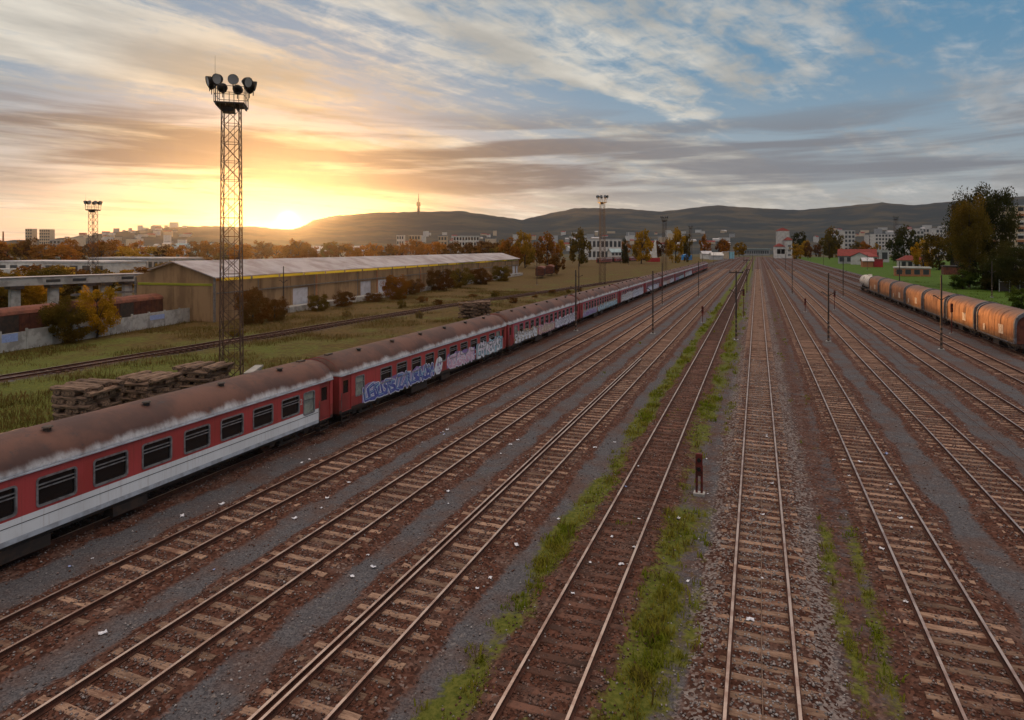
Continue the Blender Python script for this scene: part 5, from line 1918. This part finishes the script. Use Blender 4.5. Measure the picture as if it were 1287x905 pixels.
for k, (u, D, vt, w, lf, lb) in enumerate(((660, 330, 292, 30, 'leaf_yellow', 'left one of two yellow trees right of the hangar'), (688, 330, 294, 32, 'leaf_orange', 'right one of two yellow trees right of the hangar'), (728, 360, 289, 26, 'leaf_olive', 'round olive tree left of the far lattice mast'),
                                          (806, 420, 290, 27, 'leaf_yellow', 'round yellow tree left of the pointed pavilion'), (849, 450, 288, 24, 'leaf_yellow', 'yellow tree right of the pointed pavilion'), (863, 470, 295, 14, 'leaf_olive', 'small olive tree beside the yellow one near the blue tank'),
                                          (886, 640, 296, 14, 'leaf_orange', 'orange tree at the left of the track throat'), (908, 700, 300, 16, 'leaf_brown', 'russet tree behind the cabins at the throat'), (785, 430, 297, 10, 'leaf_dark', 'dark slim conifer left of a yellow tree'), (1003, 760, 292, 22, 'leaf_dark', 'dark tree behind the signal box'), (1044, 690, 287, 25, 'leaf_olive', 'round brownish tree right of the signal box'),
                                          (1136, 400, 286, 36, 'leaf_dark', 'dark round tree left of the red roofed house'), (1180, 300, 292, 36, 'leaf_olive', 'brownish tree right of the red roofed house'), (1160, 320, 302, 24, 'leaf_yellow', 'small yellowish tree behind the red roofed house'), (700, 250, 318, 20, 'leaf_brown', 'russet bush by the boxcars beyond the hangar'),
                                          (640, 300, 300, 26, 'leaf_orange', 'orange tree behind the far end of the hangar'))):
    tree('tree', lb, u, D, vt, w, lf, 'cone' if 'conifer' in lb else 'far', low=.08)
for k in range(22):
    u = rt.choice([rt.uniform(560, 940), rt.uniform(1000, 1130)])
    D = rt.uniform(560, 1100)
    tree('tree', 'distant autumn tree among the town roofs', u, D, rt.uniform(300, 307), rt.uniform(10, 18), rt.choice(['leaf_orange', 'leaf_olive', 'leaf_brown', 'leaf_yellow']), group='distant trees in the town', low=.1)
for k in range(14):
    yy = rt.uniform(30, 150)
    xx = left_track_x(yy) + rt.choice((rt.uniform(2.5, 8), rt.uniform(-9, -2.5)))
    tree('bush', 'small russet shrub in the field by the single left track', 0, 0, 0, 0, rt.choice(['leaf_brown', 'leaf_olive', 'dry']), 'far', 'bush', 'small shrubs in the left field', low=0, xy=(float(xx), yy), h=rt.uniform(.6, 1.5), w=rt.uniform(.9, 2.2))
# the big trees at the right
tree('tree', 'big dark tree with autumn tinted top at the right edge', 1236, 171, 236, 70, 'leaf_dark', 'big', low=.10)
tree('tree', 'tall olive brown tree just left in front of the big dark one', 1218, 166, 250, 46, 'leaf_olive', 'big', low=.22)
tree('tree', 'dark tree half cut by the right edge', 1276, 150, 306, 60, 'leaf_dark', 'big', low=.06)
tree('bush', 'green bush at the left foot of the big tree', 1210, 160, 338, 30, 'leaf_green', 'near', 'bush', low=0)
tree('bush', 'dark bush under the big tree', 1250, 158, 332, 60, 'leaf_dark', 'near', 'bush', low=0)
tree('bush', 'green bush at the right edge beside the lawn', 1284, 108, 361, 30, 'leaf_green', 'near', 'bush', low=0)

# ------------------------------------------------------------------ litter
LIT = []
for k in range(4):
    rs = np.random.RandomState(k)
    mb = MB()
    n = 5
    g = rs.normal(0, .02, (n, n)) + .02
    vs = [((i / (n - 1) - .5) * .26 + rs.normal(0, .01), (j / (n - 1) - .5) * .18 + rs.normal(0, .01), g[i, j] + .03 * (k % 2) * abs(i - 2)) for i in range(n) for j in range(n)]
    fs = [(i * n + j, i * n + j + 1, (i + 1) * n + j + 1, (i + 1) * n + j) for i in range(n - 1) for j in range(n - 1)]
    mb.add(vs, fs)
    me = bpy.data.meshes.new('litter')
    me.from_pydata(mb.v, [], mb.f)
    me.materials.append(M['litter' if k < 3 else 'litter_blue'])
    me.update()
    LIT.append(me)
spots = [(-16.4, 'beside the second track right of the coaches')] * 0
rl_ = random.Random(9)
zones = [(-16.6, -15.9, 11, 34, 12, 'white litter scrap beside the wide spaced track'), (-12.1, -11.4, 13, 32, 8, 'white litter scrap beside the second track right of the coaches'), (-5.2, -3.8, 16, 30, 8, 'white litter scrap between the rails of the weedy track'),
         (-3.0, -1.2, 18, 34, 5, 'white litter scrap on the weedy strip left of the middle track'), (-.5, .7, 17, 40, 6, 'white litter scrap between the rails of the pale track'), (3.7, 5.9, 19, 36, 11, 'white litter scrap along the track in the lower right'),
         (-20.6, -19.6, 14, 26, 6, 'white litter scrap in the cess beside the nearest coach'), (-8.2, -6.9, 14, 34, 6, 'white litter scrap right of the doubled rail track')]
for (x0, x1, y0, y1, n, lb) in zones:
    for k in range(n):
        x, y = rl_.uniform(x0, x1), rl_.uniform(y0, y1)
        z = float(cover(np.array([x]), np.array([y]))[4][0])
        o = link('litter', LIT[rl_.choice((0, 1, 2, 0, 1, 2, 3))], None, (x, y, max(z, .12 if abs(min((x - t for t in TX), key=abs)) < 1.28 else z) + .02), rl_.uniform(0, 6))
        s = rl_.uniform(.3, .8)
        o.scale = (s, s, s)
        tag(o, lb, 'litter', 'white litter along the tracks')
